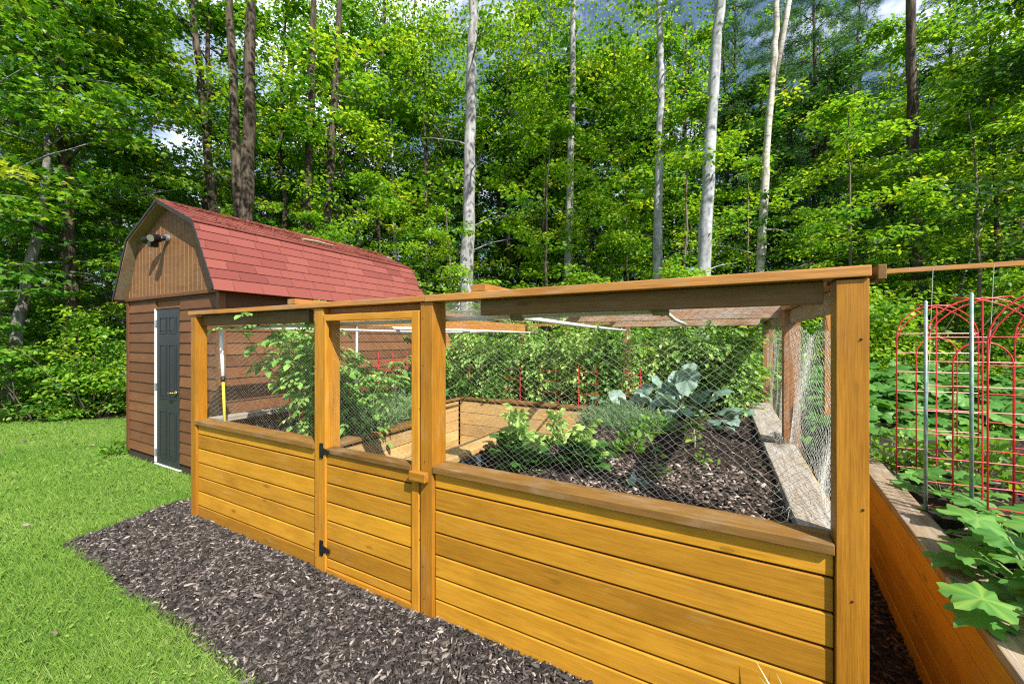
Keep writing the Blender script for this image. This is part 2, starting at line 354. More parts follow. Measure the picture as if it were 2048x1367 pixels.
def cloud(L, c, rad, n, size, tmpl=LEAF, tilt=.55, flat=.5, rbase=.4, rvar=.35, droop=.25):
    """n leaves in a flattened ball round c"""
    c = np.array(c, float); rad = np.broadcast_to(rad, (3,))
    p = randu(n) * (rng.random((n, 1)) ** .45) * rad
    out = unit(p * [1, 1, .3] + rng.normal(size=(n, 3)) * .5 * rad.mean())
    d = out.copy(); d[:, 2] = d[:, 2] * .3 - droop + rng.normal(size=n) * .25
    nrm = np.array([0, 0, 1.]) + rng.normal(size=(n, 3)) * tilt
    L.add(tmpl, c + p, d, nrm, size * rng.uniform(.65, 1.25, n), rbase + rng.normal(size=n) * rvar)
def copy_tree(o, parent=None):
    c = o.copy(); col.objects.link(c); c.parent = parent
    for ch in list(o.children): copy_tree(ch, c)
    return c
#==PART2==
# ------------------------------------------------------------------ ground
def sheet(name, pts, z, mat, n=0, bumpf=None):
    mb = MB(); mb._add([(x, y, z) for x, y in pts], [tuple(range(len(pts)))], .5)
    return tag(mb.build(name, mat), kind='structure')
sheet('ground', [(-160, -160), (160, -160), (160, 160), (-160, 160)], 0, M['forestfloor'])
LAWN = [(-40, -40), (12, -40), (12, -.3), (4.9, -.3), (4.9, 3), (-.4, 3.5), (-3.0, 4.6), (-6.2, 1.6), (-7.8, .3), (-12, -3), (-40, -22)]
sheet('lawn', LAWN, .004, M['lawn'])
sheet('mulch_bed', [(-.30, -.67), (.2, -.70), (1.2, -.71), (2.2, -.74), (3.2, -.76), (9, -.78), (9, 4.2), (-.4, 4.2), (-.50, .45), (-.48, .1)], .012, M['mulch'])
def inpoly(P, poly):
    x, y = P[:, 0], P[:, 1]; c = np.zeros(len(P), bool); n = len(poly)
    for i in range(n):
        x1, y1 = poly[i]; x2, y2 = poly[(i + 1) % n]
        t = ((y1 > y) != (y2 > y)) & (x < (x2 - x1) * (y - y1) / (y2 - y1 + 1e-12) + x1); c ^= t
    return c
CAMP = np.array([4.244, -1.767])
def vnoise(P, s, seed=0):      # cheap smooth 2-D noise
    r = np.random.default_rng(seed); v = 0
    for k in range(5):
        a = r.uniform(0, 6.28); f = s * r.uniform(.6, 1.8); v = v + np.sin((P[:, 0] * math.cos(a) + P[:, 1] * math.sin(a)) * f + r.uniform(0, 6.28))
    return v / 5
def make_grass():
    L = LF(); N = 1900000
    P = np.stack([rng.uniform(-10, 3.6, N), rng.uniform(-4.5, 4.4, N)], 1)
    D = np.linalg.norm(P - CAMP, axis=1)
    rel = P - CAMP; c, s = math.cos(R(28.65)), math.sin(R(28.65))
    Xc = rel[:, 0] * c + rel[:, 1] * s; Zc = -rel[:, 0] * s + rel[:, 1] * c
    keep = rng.random(N) < np.clip((2.6 / D) ** 1.5, .10, 1)
    keep &= (Zc > .6) & (Xc / np.maximum(Zc, .1) > -1.9)
    edge = -.70 + .035 * vnoise(P, 9, 3)
    lawn = inpoly(P, LAWN) & ((P[:, 1] < edge) | (P[:, 0] < -.46 + .05 * vnoise(P, 8, 4) + .16 * np.clip((.0 - P[:, 1]) / .67, 0, 1)))
    shed = (P[:, 0] > -3.05) & (P[:, 0] < -.55) & (P[:, 1] > .5)
    keep &= lawn & ~shed
    P = P[keep]; D = D[keep]; n = len(P)
    az = rng.uniform(0, 6.28, n); lean = rng.uniform(.15, 1.0, n)
    d = np.stack([np.cos(az) * lean, np.sin(az) * lean, np.ones(n)], 1)
    h = (.052 + .026 * vnoise(P, 4, 7)) * rng.uniform(.6, 1.5, n)
    wid = .0027 * np.clip(D / 2.4, 1, 3.2)
    L.add(BLADE, np.c_[P, np.full(n, .0)], d, np.stack([-np.sin(az), np.cos(az), np.full(n, .2)], 1), h, .44 + .30 * vnoise(P, 2.2, 9) + .14 * vnoise(P, 9, 5) + rng.normal(size=n) * .22, wid)
    # broader clover / weeds leaves
    k = rng.choice(n, 5000); 
    az = rng.uniform(0, 6.28, 5000)
    L.add(LEAF, np.c_[P[k], rng.uniform(.01, .035, 5000)], np.stack([np.cos(az), np.sin(az), np.full(5000, .3)], 1), (0, 0, 1), rng.uniform(.012, .03, 5000) * np.clip(D[k] / 4, 1, 2), .35 + rng.random(5000) * .5)
    return tag(L.build('grass', M['grass']), 'short bright green lawn grass with taller blades along the bark mulch edge', 'grass', kind='stuff')
make_grass()
L = LF(); n = 150; P = np.stack([rng.uniform(-7, 2.6, n), rng.uniform(-3.2, 1.2, n)], 1); P = P[inpoly(P, LAWN) & ~((P[:, 0] > -3.1) & (P[:, 1] > -.75))]; n = len(P); az = rng.uniform(0, 6.28, n)
L.add(MAPLE, np.c_[P, rng.uniform(.035, .055, n)], np.stack([np.cos(az), np.sin(az), rng.normal(size=n) * .2], 1), np.array([0, 0, 1]) + rng.normal(size=(n, 3)) * .4, rng.uniform(.03, .06, n), rng.random(n))
tag(L.build('fallen_leaves', M['litter']), 'scattered dry fallen leaves lying on the lawn', 'fallen leaves', kind='stuff')
CHIP = T([(-.5, 0, 0), (.5, 0, 0), (.42, .5, .10), (-.45, .5, .12), (.28, 1, 0), (-.3, 1, .02), (-.5, 0, -.12), (.5, 0, -.12), (.28, 1, -.12), (-.3, 1, -.12)],
         [(0, 1, 2, 3), (3, 2, 4, 5), (6, 7, 1, 0), (5, 4, 8, 9), (7, 8, 4, 2, 1), (6, 0, 3, 5, 9)])
def chips(name, P, z, mat, lab, cat='bark mulch', smin=.008, smax=.045, wr=(.10, .34), parent=None, light=0.):
    L = LF(); n = len(P); az = rng.uniform(0, 6.28, n)
    d = np.stack([np.cos(az), np.sin(az), rng.normal(size=n) * .25], 1)
    s = rng.uniform(smin, smax, n) * np.where(rng.random(n) < .06, 1.5, 1)
    L.add(CHIP, np.c_[P, z + rng.uniform(0, .016, n)], d, np.array([0, 0, 1.]) + rng.normal(size=(n, 3)) * .35, s, rng.random(n) ** 1.2 + light, s * rng.uniform(*wr, n))
    o = L.build(name, mat, parent)
    return tag(o, lab, cat if parent is None else None, kind='stuff')
n = 70000
P = np.stack([rng.uniform(-.5, 5.0, n), rng.uniform(-.78, .35, n)], 1)
ok = ((P[:, 1] < .03) | (P[:, 0] < -.03)) & (P[:, 1] > -.71 + .03 * vnoise(P, 9, 3)) & (P[:, 0] > -.45 + .05 * vnoise(P, 8, 4) + .16 * np.clip((0 - P[:, 1]) / .67, 0, 1))
chips('bark_mulch', P[ok], .014, M['chips'], 'dark grey bark mulch strip between the lawn and the front of the garden fence')
n = 9000
P = np.stack([rng.uniform(4.64, 5.4, n), rng.uniform(-.7, 3.6, n)], 1)
chips('bark_mulch', P, .03, M['rchips'], 'brown shredded bark in the narrow path between the enclosure and the right raised bed')
n = 5000
P = np.stack([rng.uniform(1.0, 3.0, n), rng.uniform(.1, 2.6, n)], 1)
chips('bark_mulch', P, .03, M['rchips'], 'brown shredded bark on the path inside the gate')

# ------------------------------------------------------------------ enclosure
ENC = empty('garden_enclosure', (2.3, 0, 0), 'large orange-stained wooden garden enclosure with lower boards, open netted upper part and a small gate', 'garden enclosure')
W, DP = 4.657, 3.65
def part(name, mat, fn, parent=ENC, bevel=.003, label=None, smooth=False):
    mb = MB(); fn(mb); return mb.build(name, mat, parent, bevel, smooth, label)
def post(x0, x1, y0, y1, z1, mat='post', label=None, z0=-.05):
    part('post', M[mat], lambda m: m.box(x0, x1, y0, y1, z0, z1), label=label)
post(-.005, .085, 0, .09, 1.805)
post(1.727, 1.818, 0, .135, 1.812)
post(2.678, 2.768, 0, .12, 1.812)
post(4.567, 4.657, 0, .09, 1.806, label='thick right corner post with nail holes and scuffs')
post(4.565, 4.66, 1.55, 1.66, 1.80, 'rough_post', 'rough grey-brown cedar side post')
post(4.565, 4.66, DP - .09, DP, 1.80, 'rough_post')
post(0, .09, DP - .09, DP, 1.80, 'rough_post'); post(1.45, 1.54, DP - .09, DP, 1.78, 'rough_post'); post(3.0, 3.09, DP - .09, DP, 1.78, 'rough_post')
# small nail heads on the big corner post / mid post
nl = [(x, z, .0042) for (x, z) in [(4.635, 1.60), (4.637, 1.33), (4.64, 1.02), (4.636, .62), (4.62, .38), (4.60, .92), (4.612, .70)][::2]]
nl += [(2.69 + .02 * math.sin(z * 9), z, .0032) for z in (1.72, 1.45, 1.2, .9, .62, .45, .3, .12)]
for z in (.1, .3, .55, .8, 1.1, 1.4, 1.7): nl += [(1.742, z, .003), (.02, z, .003)]
for x, z, r_ in nl: part('nail_head', M['dark'], lambda m: m.ball((x, -.001, z), r_, 6, 4, 1), bevel=0)
# top rails
part('top_rail', M['rail'], lambda m: m.box(-.03, 2.716, -.012, .11, 1.815, 1.848))
part('top_rail', M['rail'], lambda m: m.box(2.719, 4.66, -.012, .11, 1.812, 1.85))
part('top_rail', M['rail'], lambda m: m.box(4.56, 4.675, .113, DP, 1.80, 1.84), label='side top rail with weathered end block')
part('top_rail', M['rail'], lambda m: m.box(0, .11, .113, DP, 1.80, 1.838))
part('top_rail', M['rail'], lambda m: m.box(.0, 4.55, DP - .10, DP - .004, 1.79, 1.83))
part('rail_end_block', M['sill'], lambda m: m.box(4.676, 4.70, -.006, .11, 1.80, 1.85))
# inner beams under rails
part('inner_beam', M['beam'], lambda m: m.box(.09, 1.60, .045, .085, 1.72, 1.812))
part('inner_beam', M['beam'], lambda m: m.box(3.06, 4.54, .045, .085, 1.728, 1.810), label='beam under the right top rail, coloured dark brown for its shade')
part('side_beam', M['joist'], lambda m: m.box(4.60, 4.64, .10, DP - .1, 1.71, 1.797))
# rafters (front to back) and joists
for x, z in ((1.42, 1.852), (3.03, 1.853)):
    part('rafter', M['rail'], lambda m: m.box(x, x + .09, -.0, DP + .02, z, z + .038))
part('rafter', M['rail'], lambda m: m.box(1.735, 1.775, .14, DP - .1, 1.70, 1.80), label='orange rafter seen from inside behind the gate post')
part('joist', M['joist'], lambda m: m.box(2.93, 4.56, 1.66, 1.70, 1.752, 1.845))
part('joist', M['joist'], lambda m: m.box(3.0, 4.50, 2.9, 3.03, 1.74, 1.80))
part('joist', M['joist'], lambda m: m.box(.09, 1.73, 1.9, 1.94, 1.73, 1.80))
part('gate_header', M['rail'], lambda m: m.box(1.822, 2.674, .05, .09, 1.775, 1.812))
# horizontal boards
BZ = [-.03, .125, .251, .377, .503, .629, .755, .842]
def boards(m, x0, x1, y=.018, joints=True):
    for k in range(7):
        z0, z1 = BZ[k] + .0045, BZ[k + 1] - .0045
        xs = [x0, x1]
        for a, b in zip(xs[:-1], xs[1:]): m.box(a + .001, b - .001, y + random.uniform(-.001, .001), y + .02, z0, z1)
part('board_panel', M['stain'], lambda m: boards(m, .087, 1.725), bevel=.005)
part('board_panel', M['stain'], lambda m: boards(m, 2.77, 4.565), bevel=.005, label='wide right panel of horizontal boards with knots and bare scuffed patches')
part('gap_shade_sheet', M['dark'], lambda m: m.box(.09, 1.72, .04, .05, 0, .84), bevel=0)  # near-black sheet behind the boards, colours in the shadow of their gaps
part('gap_shade_sheet', M['dark'], lambda m: m.box(2.775, 4.56, .04, .05, 0, .84), bevel=0)
part('sill', M['sill'], lambda m: m.prism([(.07, .845), (.07, .882), (1.722, .882), (1.722, .845)], -.008, .125))
part('sill', M['sill'], lambda m: m.prism([(2.772, .846), (2.772, .884), (4.563, .884), (4.563, .846)], -.008, .125))
def side_boards(m, x, y0, y1, n=7, top=.842):
    for k in range(n): m.box(x, x + .02, y0, y1, BZ[k] + .003, min(BZ[k + 1] - .003, top))
part('board_panel', M['stain'], lambda m: side_boards(m, 4.635, .092, DP))
part('board_panel', M['stain'], lambda m: side_boards(m, -.002, .092, DP))
part('board_panel', M['stain'], lambda m: [m.box(.1, 4.5, DP - .02, DP, BZ[k] + .003, BZ[k + 1] - .003) for k in range(7)])
def side_timber(m):
    for y0, y1 in ((.13, 1.545), (1.665, 3.55)):
        vs0 = (4.475 - .02 * y0, 4.628)
        vs1 = (4.475 - .02 * y1, 4.628)
        v = [(vs0[0], y0, .83), (vs0[1], y0, .83), (vs1[1], y1, .83), (vs1[0], y1, .83), (vs0[0], y0, .882), (vs0[1], y0, .885), (vs1[1], y1, .885), (vs1[0], y1, .88)]
        gc = [(p[1] * 1., p[0] + 3, p[2] + y0 * 9) for p in v]
        m._add(v, [(3, 2, 1, 0), (4, 5, 6, 7), (0, 1, 5, 4), (1, 2, 6, 5), (2, 3, 7, 6), (3, 0, 4, 7)], .5, gc)
part('cap_timber', M['timber'], side_timber, bevel=.006, label='weathered grey timber cap along the right side')
part('cap_timber', M['timber'], lambda m: m.box(.0, .13, .13, DP - .1, .835, .878), label='weathered cap board along the left side')
# gate -------------------------------------------------------------
GATE = part('gate', M['post'], lambda m: (m.box(1.826, 1.85, -.006, .022, .01, 1.765), m.box(2.615, 2.668, -.006, .022, -.0, 1.765),
     m.box(1.8505, 2.6145, -.006, .022, 1.722, 1.765), m.box(1.8505, 2.6145, -.004, .022, .012, .058)), label='low netted gate of horizontal boards with thin stiles')
def gboards(m):
    for a, b in zip([.06, .125, .251, .377, .503, .629, .755], [.125, .251, .377, .503, .629, .755, .832]): m.box(1.852, 2.613, .004 + random.uniform(-.001, .001), .02, a + .0045, b - .0045)
part('board_panel', M['stain'], gboards, GATE, .005)
part('gate_sill', M['sill'], lambda m: m.prism([(1.852, .834), (1.852, .866), (2.613, .866), (2.613, .834)], -.012, .07), GATE)
part('gap_shade_sheet', M['dark'], lambda m: m.box(1.853, 2.612, .021, .03, .06, .83), GATE, 0)  # same dark sheet for the gate: painted shadow between its boards
for z in (.845, .185):
    def hinge(m):
        m.box(1.79, 1.82, -.009, -.0005, z - .05, z + .05)
        m.tube([(1.823, -.012, z - .035), (1.823, -.012, z + .035)], .006, 8)
        vs = [(1.828, z - .022), (1.828, z + .022), (1.90, z + .010), (1.90, z - .010)]
        m.prism(vs, -.013, -.0065)
        for px, pz in ((1.80, z + .034), (1.80, z - .034), (1.842, z), (1.868, z), (1.89, z)): m.ball((px, -.0125, pz), .004, 6, 4, .6)
    part('hinge', M['black'], hinge, GATE, .001, smooth=False)
part('latch_block', M['post'], lambda m: m.box(2.628, 2.748, -.045, -.008, .795, .848), GATE, .004)
# netting -----------------------------------------------------------
def net(name, S, w, h, cell=.034, r=.0011, slope=.72, seg=None, wig=.0016, parent=ENC, label=None, mat='net'):
    mb = MB(); seg = seg or cell; dx = cell; dz = cell * slope
    def clip(x0, z0, sx):
        out = []; x, z = x0, z0
        while -1e-6 <= x <= w + 1e-6 and -1e-6 <= z <= h + 1e-6:
            out.append((x, z)); x += sx * dx / 2; z -= dz / 2
        return out
    starts = []
    k = 0
    nx = int(w / dx)
    nz = int(h / dz)
    for i in range(nx + 1): starts += [(i * dx, h, 1), (i * dx, h, -1)]
    for j in range(1, nz + 1): starts += [(0, h - j * dz, 1), (nx * dx, h - j * dz, -1)]
    for x0, z0, sx in starts:
        p = clip(x0, z0, sx)
        if len(p) < 2: continue
        q = [S(a + wig * random.gauss(0, 1), b + wig * random.gauss(0, 1)) for a, b in p]
        mb.tube(q, r * .62, 3, False, .5)
    return mb.build(name, M[mat], parent, label=label)
def soft(a, b, k=.012, s=0): return k * (math.sin(a * 7.3 + s) * math.cos(b * 5.1 + s * 2) + .5 * math.sin(a * 17 + b * 11 + s))
def shear(a, b, w, h): return .05 * math.sin(3.1 * a / w) * math.sin(3.1 * b / h)
net('netting', lambda a, b: (.10 + a, .095 + soft(a, b), .885 + b), 1.61, .86, .032, r=.00048)
net('netting', lambda a, b: (1.86 + a, .03 + soft(a, b, .006, 1), .868 + b), .74, .85, .032, r=.00048, parent=GATE)
net('netting', lambda a, b: (2.79 + a + shear(a, b, 1.75, .84), .10 + soft(a, b, .02, 2), .885 + b), 1.75, .84, .042, r=.0008, wig=.003)
# side: gathered and sagging next to the corner post
def sideS(a, b):
    t = a / 1.45; z = b / .92
    gather = max(0, 1 - t * 1.7) ** 1.3 * z ** 2
    y = .12 + a * (1 - .72 * gather) + .02 * math.sin(b * 9)
    zz = .86 + b - .16 * math.sin(math.pi * min(1, t)) * z - .05 * gather
    x = 4.605 + .02 * math.sin(math.pi * t) - .018 * math.sin(t * 9 + z * 5) - .07 * gather
    return (x, y, zz)
net('netting', sideS, 1.45, .92, .046, r=.0015, wig=.006, mat='net2', label='sagging bunched net beside the right corner post')
net('netting', lambda a, b: (4.60 + soft(a, b, .015, 3), 1.66 + a, .88 + b), 1.9, .9, .05, r=.0011)
net('netting', lambda a, b: (.1 + a, DP - .05 + soft(a, b, .012, 4), .85 + b), 4.4, .92, .07, r=.0010)
net('netting', lambda a, b: (.06, .12 + a + .0, .88 + b), 3.4, .88, .06, r=.0009)
net('netting', lambda a, b: (.1 + a, .1 + b, 1.856 - .03 * math.sin(a * 2) ** 2 * math.sin(b * 2.2) ** 2), 4.4, 3.4, .06, slope=1., r=.0011, label='roof netting')
# frayed tangle of net where it is stapled round the side post
def tangle(m):
    for k in range(80):
        c = Vector((4.54 + random.gauss(0, .02), 1.60 + random.gauss(0, .07), .89 + abs(random.gauss(0, .015)))); pts = [c]
        for j in range(7): c = c + Vector((random.gauss(0, .012), random.gauss(0, .02), random.gauss(0, .010))); pts.append(c.copy())
        m.tube(pts, .0011, 3, False)
    for k in range(70):
        y = random.uniform(.15, 1.5); c = Vector((4.47, y, .88)); pts = [c]
        for j in range(6): c = c + Vector((-.008 + random.gauss(0, .004), random.gauss(0, .02), -.014 + random.gauss(0, .006))); pts.append(c.copy())
        m.tube(pts, .0010, 3, False)
part('net_tangle', M['net'], tangle, bevel=0)

# pvc irrigation pipes ---------------------------------------------
PIPE = empty('irrigation_pipe', (3.4, .14, 1.68), 'white plastic pipe hung under the front rail with joints and branches running back', 'pipe')
part('pipe', M['pvc'], lambda m: m.tube([(.15, .14, 1.70), (1.2, .15, 1.703), (2.3, .15, 1.712), (3.12, .17, 1.725), (3.95, .16, 1.728)], .0135, 10), PIPE, 0, smooth=True)
part('pipe', M['pvc'], lambda m: m.tube([(3.22, .17, 1.722), (3.20, 1.6, 1.705), (3.18, 3.1, 1.70)], .0125, 10), PIPE, 0, smooth=True)
part('pipe', M['pvc'], lambda m: m.tube([(3.98, .16, 1.728), (3.99, .45, 1.70), (4.0, .9, 1.69)], .010, 10), PIPE, 0, smooth=True, label='short branch pipe drooping back')
part('pipe', M['pvc'], lambda m: m.tube([(.62, .18, 1.70), (.58, 1.6, 1.70), (.56, 3.4, 1.70)], .0125, 10), PIPE, 0, smooth=True)
part('pipe', M['pvc'], lambda m: m.tube([(.1, 2.4, 1.69), (1.7, 2.4, 1.69)], .0125, 10), PIPE, 0, smooth=True)
part('pipe', M['pvc'], lambda m: m.tube([(1.86, .6, 1.69), (1.84, 3.5, 1.69)], .0125, 10), PIPE, 0, smooth=True)
for c in ((3.22, .17, 1.722), (3.965, .16, 1.728), (.62, .145, 1.70)):
    part('pipe_joint', M['timber'], lambda m: (m.tube([(c[0] - .035, c[1], c[2]), (c[0] + .035, c[1], c[2])], .021, 10), m.tube([c, (c[0], c[1] + .045, c[2] - .004)], .019, 10)), PIPE, 0, smooth=True)
# telescoping pole -------------------------------------------------
POLE = empty('telescoping_pole', (.36, .19, .875), 'white and yellow telescoping pole leaning in the left front corner of the enclosure', 'pole')
pa, pb, pm = Vector((.17, .16, 1.70)), Vector((.36, .10, .885)), None
mid = pa.lerp(pb, .56)
part('upper_tube', M['white'], lambda m: m.tube([pa, mid], .015, 10), POLE, 0, smooth=True)
part('lower_tube', M['yellow'], lambda m: m.tube([mid, pb], .0115, 10), POLE, 0, smooth=True)
part('clamp', M['black'], lambda m: m.tube([pa.lerp(pb, .53), pa.lerp(pb, .565), pa.lerp(pb, .59)], [.018, .019, .014], 10), POLE, 0, smooth=True)
part('metal_foot', M['steel'], lambda m: (m.box(.315, .405, .085, .115, .883, .889), m.box(.30, .33, .06, .14, .883, .892)), POLE, .001)
# grey metal post at left side
g = empty('metal_post', (.06, 1.76, 0), 'speckled galvanised metal post on the left side of the enclosure before the shed wall', 'post')
part('post_tube', M['steel'], lambda m: m.tube([(.06, 1.76, .6), (.06, 1.76, 1.8)], .022, 10), g, 0, smooth=True)
part('pipe_cap', M['pvc'], lambda m: m.tube([(.06, 1.76, 1.78), (.06, 1.76, 1.81)], .026, 10), g, 0, smooth=True)

# ------------------------------------------------------------------ raised beds inside
def soil_patch(name, x0, x1, y0, y1, zf, mat, parent, nx=40, ny=30, amp=.012):
    mb = MB(); vs = []; fs = []
    for j in range(ny + 1):
        for i in range(nx + 1):
            x = x0 + (x1 - x0) * i / nx; y = y0 + (y1 - y0) * j / ny
            vs.append((x, y, zf(x, y) + random.gauss(0, amp)))
    for j in range(ny):
        for i in range(nx): fs.append((j * (nx + 1) + i, j * (nx + 1) + i + 1, (j + 1) * (nx + 1) + i + 1, (j + 1) * (nx + 1) + i))
    mb._add(vs, fs, .5); return mb.build(name, mat, parent, smooth=True)
def wallb(m, a, b, z0, z1, n, th=.022, side=1):
    a, b = Vector((*a, 0)), Vector((*b, 0)); h = (z1 - z0) / n
    for k in range(n): m.beam(a + Vector((0, 0, z0 + h * (k + .5))), b + Vector((0, 0, z0 + h * (k + .5))), th, h - .006)
def capb(m, a, b, w, z, th=.035): m.beam(Vector((*a, z)), Vector((*b, z)), w, th)
LB = empty('raised_bed', (.8, 1.3, 0), 'stepped raised bed inside the enclosure on the shed side, planted with tomatoes and herbs', 'raised bed')
part('wall', M['inner'], lambda m: (wallb(m, (1.64, .14), (1.64, 1.42), 0, .775, 6), wallb(m, (1.62, 1.43), (1.03, 1.43), 0, .775, 6), wallb(m, (1.03, 1.45), (1.03, 2.60), 0, .775, 6)), LB)
part('cap', M['sill'], lambda m: (capb(m, (1.60, .14), (1.60, .66), .15, .805), capb(m, (1.60, .665), (1.60, 1.48), .15, .803), capb(m, (.99, 1.49), (.99, 2.62), .14, .803)), LB, .008)
part('soil', M['soil'], lambda m: None, LB) if False else soil_patch('soil', .02, 1.60, .13, 2.6, lambda x, y: .755 if x < 1.0 or y < 1.4 else .1, M['soil'], LB)
BB = empty('raised_bed', (2.3, 3.1, 0), 'back raised bed of tan boards with brown cap facing the gate', 'raised bed')
part('wall', M['inner'], lambda m: wallb(m, (1.045, 2.64), (3.04, 2.64), .0, .775, 5), BB)
part('cap', M['sill'], lambda m: (capb(m, (1.0, 2.69), (3.06, 2.69), .15, .803)), BB, .008)
soil_patch('soil', .03, 4.5, 2.7, 3.63, lambda x, y: .775 + .02 * math.sin(x * 3), M['soil'], BB)
RB = empty('raised_bed', (3.4, 1.2, 0), 'wide right raised bed of dark soil holding lettuces and collards', 'raised bed')
def rz(x, y): return .60 + .20 * min(1, max(0, (x - 2.55) / .7)) + .03 * math.sin(y * 2.5) * math.sin(x * 3) + .03 * max(0, min(1, y - .3)) - .07 * max(0, 1 - (y - .1) / .35)
part('wall', M['inner'], lambda m: (wallb(m, (2.46, .14), (2.46, 1.35), 0, .735, 6), wallb(m, (2.47, 1.36), (3.05, 1.36), 0, .735, 6), wallb(m, (3.05, 1.37), (3.05, 2.62), 0, .735, 6)), RB)
part('cap', M['inner'], lambda m: (capb(m, (2.50, .34), (2.50, 1.22), .17, .768, .05),), RB, .01, label='thick tan cap timber near the gate post')
part('cap', M['sill'], lambda m: (capb(m, (2.42, 1.31), (3.12, 1.31), .15, .766), capb(m, (3.09, 1.39), (3.09, 2.60), .14, .766)), RB, .008)
part('liner', M['liner'], lambda m: m.box(2.60, 2.612, .14, 1.24, .3, .745), RB, 0)
soil_patch('soil', 2.61, 4.48, .13, 2.69, lambda x, y: rz(x, y) if (x > 3.1 or y < 1.3) else .3, M['soil'], RB, 70, 80, .010)
def zchips(name, n, x0, x1, y0, y1, zf, mat, lab, parent, **k):
    P = np.stack([rng.uniform(x0, x1, n), rng.uniform(y0, y1, n)], 1)
    keep = np.array([(x > 3.1 or y < 1.3) for x, y in P]) if parent is RB else np.ones(n, bool)
    P = P[keep]; z = np.array([zf(x, y) for x, y in P]) + .002
    return chips(name, P, z, mat, lab, parent=parent, **k)
zchips('leaf_litter', 9000, 2.65, 4.47, .15, 2.6, rz, M['soilbits'], 'dry leaf litter and chips on the soil', RB, smin=.006, smax=.030, wr=(.2, .6))
zchips('leaf_litter', 1700, 3.4, 4.4, .14, .95, rz, M['litter'], 'pale dry leaf litter near the front sill', RB, smin=.008, smax=.035, wr=(.3, .8), light=.1)
zchips('leaf_litter', 900, .1, 1.5, .14, 1.3, lambda x, y: .757, M['litter'], 'dry chips on the soil', LB, smin=.01, smax=.03)
# raised bed outside on the right ------------------------------------
OB = empty('raised_bed', (5.3, .6, 0), 'long raised bed outside the enclosure at right, grey cap, planted with squash', 'raised bed')
oa, ob = Vector((4.895, -1.1, 0)), Vector((5.30, 4.6, 0)); od = (ob - oa).normalized(); on = Vector((od.y, -od.x, 0))
def obb(m):
    for z0, z1 in ((0, .125), (.125, .25), (.25, .375), (.375, .50), (.50, .625)):
        m.beam(oa + on * .0 + Vector((0, 0, (z0 + z1) / 2)), ob + Vector((0, 0, (z0 + z1) / 2)), .03, z1 - z0 - .005)
part('wall', M['stain'], obb, OB)
def obc(m):
    for t0, t1 in ((0, .27), (.2712, .62), (.6212, 1)):
        a = oa.lerp(ob, t0) + on * .05 + Vector((0, 0, .648)); b = oa.lerp(ob, t1) + on * .05 + Vector((0, 0, .648)); m.beam(a, b, .135, .04)
part('cap', M['browncap'], obc, OB, .006)
so = soil_patch('soil', 5.02, 8.5, -1.0, 4.6, lambda x, y: .60 + .02 * math.sin(x * 4), M['soil'], OB, 60, 60)
for v_ in so.data.vertices: v_.co.x += .0714 * (v_.co.y + .6)
P = np.stack([rng.uniform(5.1, 7.8, 3500), rng.uniform(-.6, 4.4, 3500)], 1); P = P[P[:, 0] > 5.08 + .071 * P[:, 1]]
chips('leaf_litter', P, .605, M['litter'], 'dry chips on the soil', parent=OB, smin=.01, smax=.035)

# ------------------------------------------------------------------ shed
SH = empty('garden_shed', (-1.82, 2.1, 0), 'brown gambrel-roofed garden shed with red shingles and a charcoal six-panel door', 'shed')
SX0, SX1, SY0, SY1, SZ = -3.02, -.62, .52, 3.70, 2.14
def P_(name, mat, fn, parent=SH, bevel=.003, **k): return part(name, M[mat], fn, parent, bevel, **k)
P_('base', 'dark', lambda m: m.box(SX0 + .02, SX1 - .02, SY0 + .02, SY1 - .02, -.02, .14), bevel=0)
P_('core', 'siding', lambda m: m.box(SX0 + .03, SX1 - .03, SY0 + .03, SY1 - .03, .13, SZ + .02), bevel=0)
DX0, DX1, DZ1 = -2.16, -1.535, 1.985
def lap(m, axis, c, a, b, z0, z1, skip=None):
    h = .131; z = z0
    while z < z1 - .01:
        zt = min(z + h, z1)
        segs = [(a, b)]
        if skip and z < skip[2]: segs = [(a, skip[0]), (skip[1], b)]
        for s0, s1 in segs:
            if axis == 'x':
                vs = [(s0, c, z), (s1, c, z), (s1, c + .012, zt), (s0, c + .012, zt), (s0, c + .03, z), (s1, c + .03, z), (s1, c + .03, zt), (s0, c + .03, zt)]
            else:
                vs = [(c, s0, z), (c, s1, z), (c - .012, s1, zt), (c - .012, s0, zt), (c - .03, s0, z), (c - .03, s1, z), (c - .03, s1, zt), (c - .03, s0, zt)]
            gc = [((v[0] if axis == 'x' else v[1]) + z * 7, v[1] if axis == 'x' else v[0], v[2] + z) for v in vs]
            m._add(vs, [(0, 1, 2, 3), (7, 6, 5, 4), (0, 4, 5, 1), (3, 2, 6, 7), (0, 3, 7, 4), (1, 5, 6, 2)], None, gc)
        z += h
P_('front_siding', 'siding', lambda m: lap(m, 'x', SY0, SX0 + .05, SX1 - .06, .12, SZ - .02, (DX0 - .032, DX1 + .002, DZ1 + .02)), bevel=0)
P_('side_siding', 'siding', lambda m: lap(m, 'y', SX1, SY0 + .06, SY1 - .05, .12, SZ, None), bevel=0)
P_('side_siding', 'siding', lambda m: m.box(SX0 + .005, SX0 + .03, SY0 + .05, SY1, .12, SZ), bevel=0)
P_('corner_trim', 'siding', lambda m: m.box(SX1 - .06, SX1 + .008, SY0 - .010, SY0 + .06, .10, SZ))
P_('corner_trim', 'siding', lambda m: m.box(SX0 - .008, SX0 + .05, SY0 - .010, SY0 + .06, .10, SZ))
